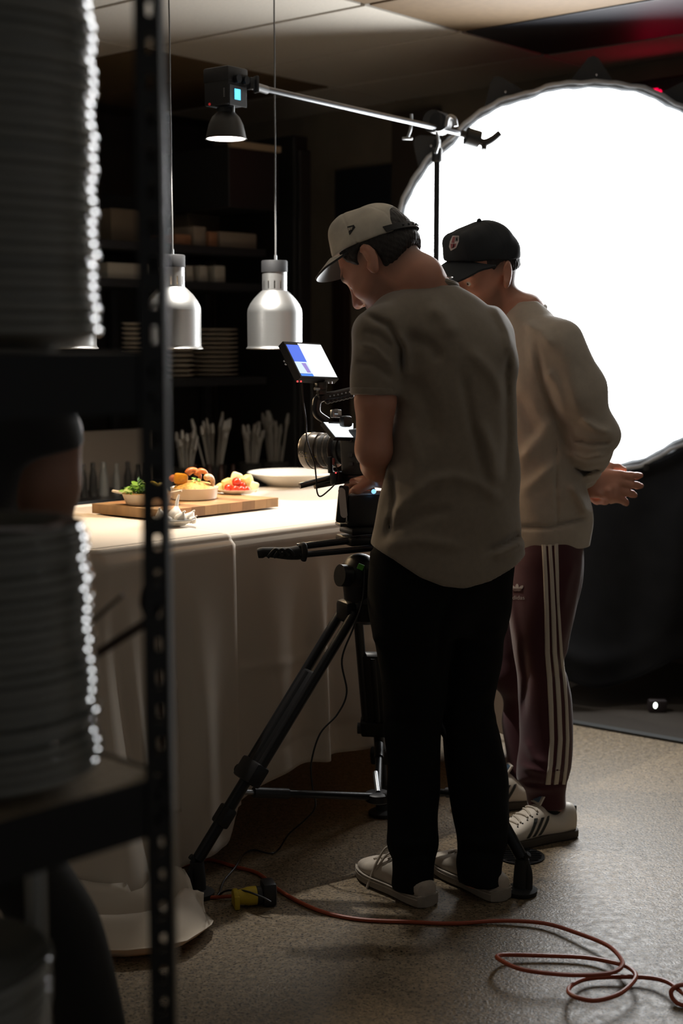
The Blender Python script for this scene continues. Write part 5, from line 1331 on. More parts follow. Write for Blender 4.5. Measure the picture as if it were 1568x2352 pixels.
# fluid head
hc = at(826, 1318, 3.82)
mb = MB(); mb.sphere(hc, (.055, .055, .056), 28, 18); mb.cyl(hc+Vector((0, 0, -.075)), hc, .042, .05, n=28); mb.build('fluid_head', M_TRI, tp, True)
mb = MB(); mb.cyl(hc+Vector((-.03, -.035, .0)), hc+Vector((-.055, -.05, .004)), .030, n=20); mb.build('tension_dial', M_BLACK, tp, True)
mb = MB(); mb.box(at(828, 1302, 3.755), (.016, .003, .015), Matrix.Rotation(.4, 3, 'Y')); mb.build('green_tape', mat('green_tape', (.10, .42, .04), .6), tp)
mb = MB(); mb.box(at(838, 1238, 3.83), (.13, .11, .022), rotz(.4), .005); mb.build('head_plate', M_TRI, tp, True)
mb = MB(); mb.box(at(836, 1215, 3.83), (.11, .09, .02), rotz(.4), .004); mb.build('quick_release', M_BLACKM, tp, True)
for (p0, p1, r) in ((at(868, 1234, 3.79), at(682, 1256, 3.76), .0095), (at(868, 1258, 3.77), at(688, 1275, 3.74), .0085)):
    mb = MB(); mb.cyl(p0, p1, r, n=14); mb.build('pan_bar', mat('pan_bar_black', (.03, .031, .033), .22, .7), tp, True)
g0, g1, g2, g3 = at(592, 1271, 3.745), at(610, 1268, 3.745), at(660, 1271, 3.75), at(702, 1268, 3.752)
mb = MB(); mb.tube([g0, g0+(g1-g0)*.5, g1, g2, g2+(g3-g2)*.5, g3], [.013, .015, .013, .017, .0195, .0175], 14); gp = mb.build('grip', M_RUB, tp, True)
for e in (.15, .3, .45):
    c = g1+(g3-g1)*e; mb = MB(); mb.tube([c+Vector((-.01, -.017, -.012)), c+Vector((.012, -.018, .010)), c+Vector((.03, -.016, -.008))], .0045, 8); mb.build('grip_fold', M_RUB, gp, True)
mb = MB(); mb.tube([at(690, 1256, 3.75)+Vector((0, 0, .0)), at(697, 1252, 3.735), at(700, 1270, 3.73), at(697, 1286, 3.74)], .008, 10); mb.build('grip_strap', M_RUB, tp, True)

# ------------------------------------------------------------------ cinema camera
K0 = at(806, 1033, 3.90)
cf = Vector((-.84, .52, -.06)).normalized(); cs = cf.cross(Vector((0, 0, 1))).normalized(); cu = cs.cross(cf)   # forward, right, up
CB = basis(cf, cs, cu)
def K(a, b, c): return K0+cf*a+cs*b+cu*c
cm = thing('cinema_camera', 'black cinema camera with a prime lens and top handle on the tripod', 'camera', at(840, 1100, 3.88))
M_CAM = mat('camera_black', (.014, .014, .015), .48); M_CAM2 = mat('camera_satin', (.03, .03, .031), .3, .4)
mb = MB(); mb.box(K(-.07, 0, -.005), (.15, .105, .125), CB, .008); mb.build('camera_body', M_CAM, cm, True)
mb = MB(); mb.box(K(-.06, 0, -.078), (.17, .10, .024), CB, .004); mb.build('base_plate', M_CAM2, cm, True)
for i, (a, c) in enumerate(((-.03, .03), (-.055, .012), (-.03, -.012), (-.055, -.03), (-.085, .0), (-.085, -.025), (-.085, .025), (-.03, -.036))):
    mb = MB(); mb.box(K(a, -.0535, c), (.014, .003, .010), CB, .001); mb.build('button', mat('button_grey', (.05, .05, .052), .4), cm)
lens = MB(); lens.lathe([(.030, 0), (.037, .002), (.037, .020), (.041, .022), (.041, .030), (.0385, .032), (.0385, .038)], K(.004, 0, 0), 40, cf); ln_ = lens.build('lens_mount', M_CAM, cm, True)
M_LENS = mat('lens_barrel', (.16, .14, .12), .30, .75)
mb = MB(); mb.lathe([(.0375, .036), (.0415, .038), (.0415, .072), (.0395, .074), (.0395, .078), (.0435, .080), (.0445, .086), (.0450, .118), (.0435, .122), (.038, .1215), (.034, .110), (.0, .108)], K(.004, 0, 0), 48, cf)
LS = 1.14; mb.v = [K(.004, 0, 0)+(v-K(.004, 0, 0))*LS for v in mb.v]
le = mb.build('lens', M_LENS, cm, True)
for z0_, z1_, r in ((.040, .052, .0425), (.056, .069, .0425), (.100, .104, .0456)):
    mb = MB()
    nn = 60
    mb.lathe([(r-.002, z0_), (r, z0_+.001), (r, z1_-.001), (r-.002, z1_)], K(.004, 0, 0), nn, cf)
    for q, v in enumerate(mb.v):
        if z0_ < .08 and q % 2: v += (K(.004, 0, 0)+cf*((v-K(.004, 0, 0)).dot(cf))-v)*.02
    mb.v = [K(.004, 0, 0)+(v-K(.004, 0, 0))*LS for v in mb.v]
    mb.build('focus_ring' if z0_ < .08 else 'lens_band', M_CAM, le, True)
lbv = bvh_of(le)
text_decal('focal_number', '50', lbv, (687, 1036), 10, 9, mat('lens_white', (.62, .58, .5), .5), le)
decal('focus_mark', lbv, [[(690, 1047), (694, 1047), (694, 1050), (690, 1050)]], mat('lens_white', (.62, .58, .5), .5), le, .0004)
decal('distance_marks', lbv, [[(x, y), (x+4, y-.5), (x+4, y+1.4), (x, y+1.9)] for x, y in ((701, 1050), (706, 1058), (714, 1051), (719, 1057), (700, 1040), (722, 1048))], mat('lens_yellow', (.45, .33, .05), .5), le, .0004)
# flip-out screen, lit
S = [at(740, 969, 3.815), at(812, 972, 3.885), at(812, 1006, 3.835), at(769, 1005, 3.792)]
sn = (S[1]-S[0]).cross(S[3]-S[0]).normalized(); sn = -sn if sn.y > 0 else sn
mb = MB(); mb.prism(S, -sn*.012); fs_ = mb.build('side_screen', M_CAM, cm)
c_ = sum(S, Vector())/4
mb = MB(); mb.prism([p+(c_-p)*.06+sn*.0008 for p in S], sn*.0006); mb.build('screen_glass', mat('lit_screen', (.2, .2, .2), .3, emit=(.86, .92, .95), estr=.85), fs_)
mb = MB(); mb.prism([at(753, 971, 3.822)+sn*.003, at(780, 972, 3.85)+sn*.003, at(780, 975, 3.846)+sn*.003, at(753, 974, 3.818)+sn*.003], sn*.001); mb.build('screen_bar', M_CAM, fs_)
# top handle
mb = MB(); mb.tube([at(752, 968, 3.84), at(728, 950, 3.84), at(727, 925, 3.84), at(737, 913, 3.845), at(770, 907, 3.86), at(840, 890, 3.90)], [.011, .012, .0125, .013, .0115, .0115], 12); hn = mb.build('top_handle', M_CAM2, cm, True)
mb = MB()
for i in range(7): mb.sphere(at(752+i*9, 921-i*2.2, 3.852+.005*i), .0085, 10, 8)
mb.build('finger_grip', M_CAM, hn, True)
for i in range(6):
    mb = MB(); mb.cyl(at(758+i*9, 910-i*2, 3.845+.005*i), at(758+i*9, 910-i*2, 3.838+.005*i), .0024, n=8); mb.build('thread_hole', M_CHROME, hn)
mb = MB(); mb.box(at(771, 950, 3.84), (.028, .02, .022), rotz(.5), .004); mb.cyl(at(768, 946, 3.83), at(776, 946, 3.83), .008, n=12); mb.build('mount_knob', M_GREYM, cm, True)
mb = MB(); mb.box(at(794, 968, 3.83), (.03, .03, .03), rotz(.5), .008); mb.build('hinge', M_CAM, cm, True)
# rods, rod clamp
for p0, p1, r in ((at(688, 1116, 3.83), at(830, 1080, 3.90), .0082), (at(722, 1117, 3.90), at(840, 1095, 3.96), .0078)):
    mb = MB(); mb.cyl(p0, p1, r, n=14); mb.build('rail', mat('rail_grey', (.10, .10, .10), .25, .8), cm, True)
mb = MB(); mb.box(at(775, 1098, 3.855), (.022, .05, .035), CB, .005); mb.build('rail_clamp', M_CAM, cm, True)
mb = MB(); mb.box(at(815, 1092, 3.86), (.07, .03, .028), CB, .004); mb.build('rail_block', M_CAM2, cm, True)
mb = MB(); mb.box(at(758, 1068, 3.845), (.012, .012, .045), CB, .003); mb.build('lens_support', M_CAM2, cm, True)
mb = MB(); mb.box(at(766, 1060, 3.835), (.006, .006, .018), CB, .001); mb.build('red_tab', mat('dull_red', (.22, .03, .03), .5), cm)
mb = MB(); mb.sphere(at(771, 1086, 3.83), .0022, 8, 6); mb.build('record_light', mat('red_led', (.5, .02, .02), .4, emit=(1, .06, .06), estr=1.2), cm)
mb = MB(); mb.tube([at(769, 1062, 3.83), at(773, 1074, 3.825), at(778, 1084, 3.825), at(777, 1100, 3.83), at(771, 1108, 3.835)], .002, 6); mb.build('lead', M_BLACK, cm, True)
# battery grip below the camera
bt = thing('battery_pack', 'black battery pack with a pale oval plate between camera and tripod head', 'battery', at(835, 1205, 3.83))
mb = MB(); mb.box(at(843, 1170, 3.84), (.125, .075, .088), rotz(.25), .010); mb.build('case', M_CAM, bt, True)
mb = MB(); mb.box(at(845, 1135, 3.84), (.11, .06, .012), rotz(.25), .003); mb.build('top_plate', mat('pale_grey', (.40, .40, .40), .3), bt, True)
mb = MB(); mb.box(at(786, 1158, 3.80), (.028, .02, .10), Matrix.Rotation(.10, 3, 'Y'), .006); mb.build('grip_side', M_CAM, bt, True)
pts = []
for i in range(24):
    a = 2*math.pi*i/24; x, z = 8.2*math.cos(a), 34*math.sin(a)
    z = max(-26, min(26, z)) if False else (26 if math.sin(a) > 0 else -26)+8.2*math.sin(a)
    pts.append(at(787+x+.10*z, 1155+z, 3.784))
mb = MB(); mb.prism(pts, Vector((0, -.003, 0))); mb.build('oval_plate', mat('oval_grey', (.62, .58, .54), .4), bt)
mb = MB(); mb.sphere(at(858, 1129, 3.79), .0065, 12, 8); mb.build('blue_light', mat('blue_led', (.1, .2, .5), .3, emit=(.25, .6, 1), estr=1.0), bt, True)
mb = MB(); mb.box(at(812, 1203, 3.83), (.09, .06, .008), rotz(.25), .002); mb.build('foot_plate', M_CAM2, bt, True)

# ------------------------------------------------------------------ field monitor
Y0 = 3.80; hz_ = Vector((.77, .64, 0))
TLp, TRp, BRp, BLp = at(649, 784, 3.800), at(735, 789, 3.890), at(778, 871, 3.842), at(689.5, 867.5, 3.750)
mn = (TRp-TLp).cross(BLp-TLp).normalized(); mn = mn if mn.y < 0 else -mn
fm = thing('field_monitor', 'small field monitor with a blue picture and painted white glare above the camera', 'monitor', at(735, 880, 3.81))
Q = [TLp, TRp, BRp, BLp]
mb = MB(); mb.prism([p-mn*.022 for p in Q], mn*.022); mb.build('housing', M_CAM, fm)
def mq(u, v, d=.0008): return TLp+(TRp-TLp)*u+(BLp-TLp)*v+((BRp-BLp)-(TRp-TLp))*(u*v)+mn*d
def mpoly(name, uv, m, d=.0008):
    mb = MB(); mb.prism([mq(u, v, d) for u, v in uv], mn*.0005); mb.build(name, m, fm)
mpoly('bezel', [(.01, .01), (.99, .01), (.99, .99), (.01, .99)], mat('bezel_grey', (.03, .03, .032), .25), .0002)
mpoly('screen', [(.36, .045), (.985, .045), (.975, .95), (.36, .95)], mat('screen_glare', (.1, .1, .1), .2, emit=(.86, .90, .93), estr=.95))  # softbox glare on the glass, put in as a glowing panel
mpoly('screen_picture', [(.04, .09), (.365, .09), (.365, .56), (.045, .56)], mat('screen_blue', (.02, .02, .05), .2, emit=(.07, .14, .62), estr=1.0), .0009)
mpoly('screen_menu', [(.045, .56), (.365, .56), (.365, .88), (.045, .88)], mat('screen_pale', (.1, .1, .1), .2, emit=(.55, .66, .90), estr=.95), .0009)
mpoly('screen_figure', [(.20, .60), (.31, .60), (.33, .86), (.24, .86)], mat('screen_purple', (.05, .02, .05), .2, emit=(.28, .22, .55), estr=.9), .0015)
mpoly('screen_strip', [(.05, .89), (.365, .89), (.365, .95), (.05, .95)], mat('screen_blue2', (.02, .02, .05), .2, emit=(.06, .20, .65), estr=1.0), .0009)
for (px, py) in ((655, 829), (658, 836)):
    mb = MB(); mb.cyl(at(px, py, 3.775), at(px-3, py+.5, 3.768), .0025, n=10); mb.build('port', M_CHROME, fm)
for i, px in enumerate((744, 752, 760)):
    mb = MB(); mb.cyl(at(px, 876, 3.82), at(px, 881, 3.82), .0035, n=10); mb.build('connector', M_GREYM, fm)
for px in (683, 691):
    mb = MB(); mb.sphere(at(px, 876, 3.752), .0025, 8, 6); mb.build('power_light', MATS['red_led'], fm)
mb = MB(); mb.box(at(737, 886, 3.82), (.03, .022, .022), rotz(.4), .005); mb.box(at(738, 899, 3.83), (.024, .02, .018), rotz(.4), .003); mb.cyl(at(738, 905, 3.835), at(738, 916, 3.84), .012, n=16); mb.build('tilt_mount', M_CAM2, fm, True)
mb = MB(); mb.cyl(at(722, 893, 3.80), at(733, 893, 3.81), .004, n=10); mb.build('tilt_lever', M_GREYM, fm, True)
def cable(name, pts, r, m, label, cat='cable'):
    mb = MB(); mb.tube(pts, r, 8, True, 8); return tag(mb.build(name, m, None, True), label, cat)
cable('monitor_cable', [at(693, 880, 3.755), at(696, 920, 3.76), at(702, 965, 3.765), at(704, 1005, 3.77), at(712, 1036, 3.775), at(722, 1066, 3.785), at(726, 1100, 3.79), at(728, 1130, 3.79), at(736, 1140, 3.79), at(755, 1126, 3.80), at(769, 1112, 3.81)], .0021, M_BLACK, 'thin black cable hanging from the field monitor past the lens')
cable('power_cable', [at(838, 1300, 3.77), at(832, 1380, 3.76), at(812, 1440, 3.75), at(785, 1515, 3.76), at(796, 1590, 3.77), at(775, 1640, 3.78), at(735, 1685, 3.78), at(715, 1750, 3.79), at(716, 1800, 3.80), at(724, 1852, 3.82), at(698, 1885, 3.86), at(664, 1915, 3.88), onz(640, 1950, .006), onz(620, 1960, .005), onz(580, 1952, .005), onz(556, 1965, .005), onz(540, 1992, .013), onz(515, 2022, .006), onz(504, 2050, .006), onz(500, 2058, .006), onz(520, 2046, .03), onz(560, 2046, .045), onz(600, 2060, .045), onz(622, 2072, .035)], .0026, M_BLACK, 'thin black power cable snaking from the tripod head down to the yellow plug')
M_ORG = mat('orange_cord', (.34, .062, .022), .42)
cz = .0055
pc_ = [(395, 1998, 0), (440, 1982, 0), (480, 1975, 0), (540, 1991, 0), (592, 2006, 0), (640, 2044, 0), (690, 2073, 0), (750, 2097, 0), (830, 2112, 0), (930, 2117, 0), (1040, 2121, 0), (1150, 2115, .003), (1250, 2121, .006), (1330, 2145, .012), (1395, 2172, .018), (1426, 2203, .024), (1426, 2222, .026), (1400, 2235, .028), (1340, 2240, .028), (1270, 2237, .030), (1195, 2226, .032), (1150, 2206, .030), (1142, 2196, .022), (1168, 2193, .010), (1250, 2195, .006), (1340, 2199, .006), (1400, 2209, .010), (1440, 2221, .020), (1460, 2240, .026), (1450, 2260, .026), (1420, 2284, .026), (1370, 2298, .028), (1330, 2293, .030), (1306, 2280, .026), (1312, 2264, .014), (1345, 2249, .008), (1400, 2244, .008), (1480, 2245, .010), (1530, 2255, .016), (1566, 2280, .02), (1590, 2330, .014), (1560, 2345, .010)]
cable('extension_cord', [onz(x, y, cz+h) for x, y, h in pc_[:-2]]+[onz(1600, 2305, cz+.01), onz(1640, 2300, cz), onz(1620, 2275, cz+.012), onz(1570, 2262, cz+.03), onz(1542, 2275, cz+.02), onz(1548, 2298, cz+.004), onz(1580, 2312, cz), onz(1680, 2320, cz)], .0052, M_ORG, 'orange extension cord running across the floor into loose loops', 'cord')
cable('extension_cord', [onz(380, 2058, cz), onz(440, 2060, cz), onz(490, 2061, cz), onz(535, 2058, .012)], .005, M_ORG, 'short orange cord end leading into the yellow plug', 'cord')
yp = thing('plug', 'yellow cable connector on the floor beside the tripod foot', 'plug', onz(562, 2062, 0))
pa, pb_ = onz(534, 2062, .026), onz(592, 2056, .026); pd = (pb_-pa).normalized(); M_YEL = mat('yellow_plastic', (.50, .36, .02), .45)
mb = MB(); mb.lathe([(.010, 0), (.021, .001), (.023, .004), (.023, .012), (.019, .014), (.021, .03), (.024, .04), (.024, .062)], pa, 24, pd); mb.build('shell', M_YEL, yp, True)
mb = MB(); mb.box(pa+pd*.008+Vector((0, 0, -.008)), (.014, .048, .036), basis(pd, Vector((-pd.y, pd.x, 0)), Vector((0, 0, 1))), .003); mb.build('clamp', M_YEL, yp, True)
bp_ = thing('plug_adapter', 'black plug adapter pushed into the yellow connector', 'plug', onz(615, 2070, 0))
q0 = pa+pd*.063
mb = MB(); mb.cyl(q0, q0+pd*.012, .024, n=24); mb.build('collar', M_BLACK, bp_, True)
mb = MB(); mb.box(q0+pd*.031+Vector((0, 0, .005)), (.036, .055, .062), basis(pd, Vector((-pd.y, pd.x, 0)), Vector((0, 0, 1))), .008); mb.build('block', M_BLACK, bp_, True)
# ------------------------------------------------------------------ foreground rack
PF = at(390, 1400, 1.56); PF.z = 0
BA = math.radians(43.4); B1 = Vector((math.sin(BA), math.cos(BA), 0)); B2 = Vector((-math.cos(BA), math.sin(BA), 0))
def Q_(s, t, z=0): p = PF-B1*s+B2*t; return Vector((p.x, p.y, z))
RB = basis(B1, B2, Vector((0, 0, 1)))
M_RACK = mat('rack_black', (.008, .009, .011), .5, .0, spec=.35); M_BEAD = mat('highlight_edge', (.75, .77, .80), .10, 1.0); M_CHIP = mat('particle_board', (.36, .28, .19), .7, noise=.25, nscale=120)
rk = thing('storage_rack', 'black slotted steel rack with board shelves in the near left foreground', 'rack', Q_(.45, .21))
ZU, ZL, ZB = 1.440, zrow(1776, 1.56), .46
def post(s, t, ds, dt, top=2.15):
    """L angle of slotted steel; ds, dt = directions of the two flanges"""
    mb = MB(); W_, th, pitch, sh, sw_ = .036, .0022, .0381, .019, .013
    n = int(top/pitch)
    for fl in (0, 1):
        def bx(a0, a1, z0, z1):
            if fl == 0: c = Q_(s+ds*(a0+a1)/2, t+dt*th/2, (z0+z1)/2); sz = (a1-a0, th, z1-z0)
            else: c = Q_(s+ds*th/2, t+dt*(a0+a1)/2, (z0+z1)/2); sz = (th, a1-a0, z1-z0)
            mb.box(c, sz, RB)
        e0 = (W_-sw_)/2
        bx(0, e0, 0, top); bx(W_-e0, W_, 0, top)
        for k in range(n):
            z0 = k*pitch; bx(e0, W_-e0, z0+sh, z0+pitch)
    # bright metal bead added on the outer corner to make the edge highlight
    po = mb.build('post', M_RACK, rk)
    mb = MB(); mb.cyl(Q_(s, t, 0), Q_(s, t, top), .0034, n=12); mb.build('highlight_bead', M_BEAD, po, True)
DEP, WID = .40, .92
post(0, 0, 1, 1); post(0, DEP, 1, -1); post(WID, 0, -1, 1); post(WID, DEP, -1, -1)
for z in (ZU, ZL, ZB):
    for t, tt in ((.003, 1), (DEP-.003, -1)):
        mb = MB(); mb.box(Q_(WID/2, t+.001*tt, z-.034), (WID-.008, .003, .066), RB); mb.box(Q_(WID/2, t+.012*tt, z-.022), (WID-.012, .024, .003), RB); mb.box(Q_(WID/2, t+.0045*tt, z-.065), (WID-.008, .009, .003), RB); mb.build('beam', M_RACK, rk)
    for s, ss in ((.003, 1), (WID-.003, -1)):
        mb = MB(); mb.box(Q_(s+.001*ss, DEP/2, z-.030), (.003, DEP-.02, .062), RB); mb.box(Q_(s+.010*ss, DEP/2, z-.022), (.02, DEP-.02, .003), RB); mb.build('side_beam', M_RACK, rk)
    mb = MB(); mb.box(Q_(WID/2, DEP/2, z-.0105), (WID-.016, DEP-.016, .019), RB, .001); mb.build('shelf_board', M_CHIP, rk)
    for zz in (z-.022, z-.05):
        mb = MB(); mb.cyl(Q_(.018, .0, zz), Q_(.018, -.004, zz), .005, n=10); mb.build('rivet', M_RACK, rk)
# lean of the whole rack is under a degree, as in the photo
rk_rot = Matrix.Translation(PF) @ Matrix.Rotation(math.radians(-.75), 4, 'Y') @ Matrix.Translation(-PF)
# ------------------------------------------------------------------ plates
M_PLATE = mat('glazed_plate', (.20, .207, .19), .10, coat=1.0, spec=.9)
def plate_mesh(r):
    mb = MB(); mb.lathe([(0, .003), (r*.55, .003), (r*.56, .0), (r*.62, .0), (r*.64, .004), (r*.80, .009), (r*.955, .0160), (r*.985, .0172), (r*.997, .0195), (r, .0215), (r*.996, .0240), (r*.983, .0258), (r*.965, .0255), (r*.945, .0235), (r*.80, .0135), (r*.63, .008), (0, .0075)], (0, 0, 0), 72)
    o = mb.build('dinner_plate', M_PLATE, None, True); me = o.data; bpy.data.objects.remove(o); return me
PL = plate_mesh(.130)
def plate_stack(s, t, z, n, step, lean, label, group, top_label=None, jit=.0028):
    rr = random.Random(int(s*1000)+n)
    for k in range(n):
        o = bpy.data.objects.new('dinner_plate', PL); p = Q_(s, t, z+k*step)+lean*k
        o.location = (p.x+rr.uniform(-jit, jit), p.y+rr.uniform(-jit, jit), p.z); o.rotation_euler = (rr.uniform(-.004, .004), rr.uniform(-.004, .004), rr.uniform(0, 6.28))
        C.objects.link(o); tag(o, top_label if top_label and k == n-1 else label, 'plate', group)
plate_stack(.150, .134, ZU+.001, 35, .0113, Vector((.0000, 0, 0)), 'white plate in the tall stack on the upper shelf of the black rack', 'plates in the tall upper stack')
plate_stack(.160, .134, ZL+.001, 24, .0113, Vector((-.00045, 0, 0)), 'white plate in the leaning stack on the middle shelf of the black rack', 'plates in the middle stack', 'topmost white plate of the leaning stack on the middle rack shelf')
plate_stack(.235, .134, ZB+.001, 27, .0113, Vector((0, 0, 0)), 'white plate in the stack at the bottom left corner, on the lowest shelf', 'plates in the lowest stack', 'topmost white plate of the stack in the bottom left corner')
# ------------------------------------------------------------------ utensils lying in a steel bowl behind the plates
ub = Vector((-.425, 1.735, ZL)); 
mb = MB(); mb.lathe([(0, .001), (.03, .001), (.05, .02), (.058, .045), (.060, .046), (.057, .044), (.048, .022), (.028, .004), (0, .004)], ub, 32); tag(mb.build('steel_bowl', M_GREYM, None, True), 'small steel bowl behind the middle plate stack', 'bowl')
M_SPN = mat('brown_wood', (.055, .032, .02), .5, noise=.3, nscale=40)
lad = thing('ladle', 'dark ladle with a brown handle leaning out beside the rack post', 'ladle', ub+Vector((0, 0, .012)))
h0, h1 = ub+Vector((-.01, 0, .014)), at(350, 1420, 1.78)
mb = MB(); mb.tube([h0, h0+(h1-h0)*.5, h1], [.005, .0055, .006], 10, False); mb.build('handle', M_SPN, lad, True)
bc = at(352, 1372, 1.79); bn = Vector((-.75, -.25, .15)).normalized()
mb = MB(); mb.lathe([(0, -.016), (.014, -.0145), (.025, -.008), (.031, .002), (.0325, .004), (.0300, .004), (.023, -.006), (0, -.012)], bc, 28, -bn); mb.build('bowl', mat('dark_steel', (.02, .02, .02), .25, .6), lad, True)
sk = thing('wooden_skewer', 'thin brown wooden stick leaning out of the plates against the tablecloth', 'stick', ub+Vector((0, 0, .02)))
mb = MB(); e1 = at(282, 1366, 1.76); mb.tube([ub+Vector((-.03, 0, .012)), (ub+Vector((-.03, 0, .012))+e1)/2, e1], [.0045, .004, .0022], 8, False); mb.build('shaft', M_SPN, sk, True)
# ------------------------------------------------------------------ narrow steel stand behind the rack
us = thing('utility_stand', 'narrow grey steel stand behind the lower rack shelf', 'stand', Q_(.2, .52)); M_ST = mat('dull_steel', (.22, .22, .21), .35, .7)
for s in (-.115, .55):
    for t in (.445, .60):
        mb = MB(); mb.box(Q_(s, t, .39), (.026, .026, .78), RB, .003); mb.build('leg', M_ST, us, True)
for z in (.30, .60, .79):
    mb = MB(); mb.box(Q_(.217, .522, z), (.66, .17, .02), RB, .003); mb.build('shelf', M_ST, us, True)
# ------------------------------------------------------------------ back of the kitchen
def onwall(px, py, t):
    d = ray(px, py); o = Vector((0, 0, CAM_H)); k = (t-(o-TC).dot(E2))/d.dot(E2); return o+d*k
def wall_s(px, t, py=785): return (onwall(px, py, t)-TC).dot(E1)
def onfar(px, py, s):
    d = ray(px, py); o = Vector((0, 0, CAM_H)); k = (s-(o-TC).dot(E1))/d.dot(E1); return o+d*k
RR_ = basis(E1, E2, Vector((0, 0, 1)))
M_SHELF = mat('black_shelf', (.015, .016, .018), .5); M_DARK = mat('dark_cabinet', (.012, .012, .012), .4)
TS = 2.15                                        # front plane of the back shelving
bs = thing('back_shelving', 'black kitchen shelving along the dark back wall', 'shelving', R(.9, 2.35))
z_lv = [onwall(500, y, TS).z for y in (566, 648, 868)]; z_ct = onwall(500, 1118, TS).z
s_a, s_b = wall_s(140, TS), wall_s(612, TS)
for z in z_lv:
    mb = MB(); mb.box(R((s_a+s_b)/2, 2.38, z-.018), (s_b-s_a, .46, .036), RR_, .002); mb.build('shelf', M_SHELF, bs)
mb = MB(); mb.box(R((s_a+s_b)/2, 2.38, z_ct-.02), (s_b-s_a, .62, .04), RR_, .003); mb.build('counter_top', mat('steel_counter', (.10, .10, .10), .3, .8), bs)
for s in (s_a+.02, (s_a+s_b)/2, s_b-.02):
    mb = MB(); mb.box(R(s, 2.58, z_lv[0]/2), (.035, .035, z_lv[0]), RR_); mb.build('upright', M_SHELF, bs)
for k in range(4):
    s = s_a+(s_b-s_a)*k/4; mb = MB(); mb.box(R(s+(s_b-s_a)/8, 2.42, (z_ct-.04)/2), ((s_b-s_a)/4-.02, .5, z_ct-.04), RR_, .004); mb.build('base_cabinet', M_DARK, bs)
def box_thing(name, px0, px1, py0, py1, t, dep, m, label, cat, zb=None, group=None):
    p0, p1 = onwall(px0, py1, t), onwall(px1, py1, t); top = onwall((px0+px1)/2, py0, t).z; zb = p0.z if zb is None else zb
    s0, s1 = (p0-TC).dot(E1), (p1-TC).dot(E1); top = max(top, zb+.02)
    mb = MB(); mb.box(R((s0+s1)/2, t+dep/2, (zb+top)/2), (s1-s0, dep, top-zb), RR_, .006)
    o = mb.build(name, m, None, True); return tag(o, label, cat, group)
M_TUB = mat('dim_tub', (.20, .16, .12), .6); M_TUBO = mat('dim_terracotta', (.26, .12, .06), .6); M_BOXB = mat('brown_box', (.10, .075, .05), .8); M_PALE = mat('pale_box', (.34, .31, .26), .7)
z0, z1, z2 = z_lv
box_thing('storage_tub', 404, 440, 538, 560, 2.2, .2, M_TUBO, 'low terracotta tub on the top back shelf, nearest the rack post', 'tub', z0)
box_thing('storage_tub', 446, 474, 520, 560, 2.2, .2, M_TUB, 'tallest tan tub on the top back shelf', 'tub', z0)
box_thing('storage_tub', 480, 500, 532, 560, 2.2, .2, M_TUBO, 'narrow terracotta tub in the middle of the top back shelf', 'tub', z0)
box_thing('storage_tub', 506, 590, 534, 562, 2.2, .24, M_TUB, 'wide low tan tray at the right end of the top back shelf', 'tray', z0)
box_thing('cardboard_box', 256, 328, 480, 560, 2.25, .3, M_BOXB, 'brown cardboard box on the top back shelf left of the rack post', 'box', z0)
box_thing('cardboard_box', 430, 505, 452, 520, 2.45, .12, M_BOXB, 'brown box high at the back above the tubs', 'box', z0)
box_thing('paper_box', 248, 342, 604, 646, 2.2, .3, M_PALE, 'long pale carton on the second back shelf left of the rack post', 'box', z1)
for (a, b), lb in (((428, 445), 'leftmost'), ((458, 478), 'middle'), ((494, 518), 'rightmost')):
    box_thing('paper_box', a, b, 610, 644, 2.2, .14, M_PALE, '%s of three small pale cartons right of the middle heat lamp' % lb, 'box', z1)
bpm = {}
def back_stack(px0, px1, py0, m, label, group, t=2.2):
    c = onwall((px0+px1)/2, 868, t); r = (px1-px0)/2*c.y/F*1.03; top = onwall((px0+px1)/2, py0, t).z; n = max(2, int((top-z2)/.021)); st_ = (top-z2)/n
    key = (round(r, 3), round(st_, 4)); mb = MB(); mb.lathe([(0, .001), (r*.6, .001), (r*.95, .010), (r, .013), (r*.96, .016), (r*.6, .007), (0, .006)], (0, 0, 0), 40); o0 = mb.build('stacked_plate', m, None, True); me = o0.data; bpy.data.objects.remove(o0)
    cc = (R((c-TC).dot(E1), t+r, 0))
    for k in range(n):
        o = bpy.data.objects.new('stacked_plate', me); o.location = (cc.x, cc.y, z2+k*st_); C.objects.link(o); tag(o, label, 'plate', group)
M_BP = mat('back_plate', (.40, .35, .28), .35)
back_stack(470, 586, 752, M_BP, 'cream plate in the tall stack between the two right heat lamps', 'plates in the tall back stack')
back_stack(402, 466, 798, M_BP, 'cream plate in the stack just below the middle heat lamp', 'plates in the short back stack')
back_stack(296, 345, 738, M_BP, 'cream plate in the narrow stack left of the middle heat lamp', 'plates in the narrow back stack')
# white panel, shakers, glasses, cutlery on the counter
zc_ = z_ct
mb = MB(); mb.box(R((s_a+s_b)/2, 2.625, (z_lv[0]+.25)/2), (s_b-s_a, .02, z_lv[0]+.25), RR_); mb.build('back_panel', M_DARK, bs)
box_thing('white_board', 150, 350, 988, 1075, 2.45, .02, mat('white_board', (.42, .38, .34), .6), 'plain white board leaning on the wall behind the shakers', 'board', zc_)
M_GLS = mat('grey_glass', (.30, .31, .30), .12, spec=.7); M_DGL = mat('dark_glass', (.05, .05, .048), .12); M_RDG = mat('red_brown_glass', (.06, .025, .018), .15)
def shaker(px, top_py, r, m, label, cat, name, group, t=2.22, neck=.55):
    c = onwall(px, 1110, t); top = onwall(px, top_py, t).z; h = max(top-zc_, .04)
    mb = MB(); mb.lathe([(0, 0), (r, 0), (r*1.02, h*.1), (r*.92, h*.55), (r*neck, h*.8), (r*neck, h*.97), (r*neck*.7, h), (0, h)], (c.x, c.y, zc_), 20)
    o = mb.build(name, m, None, True); return tag(o, label, cat, group)
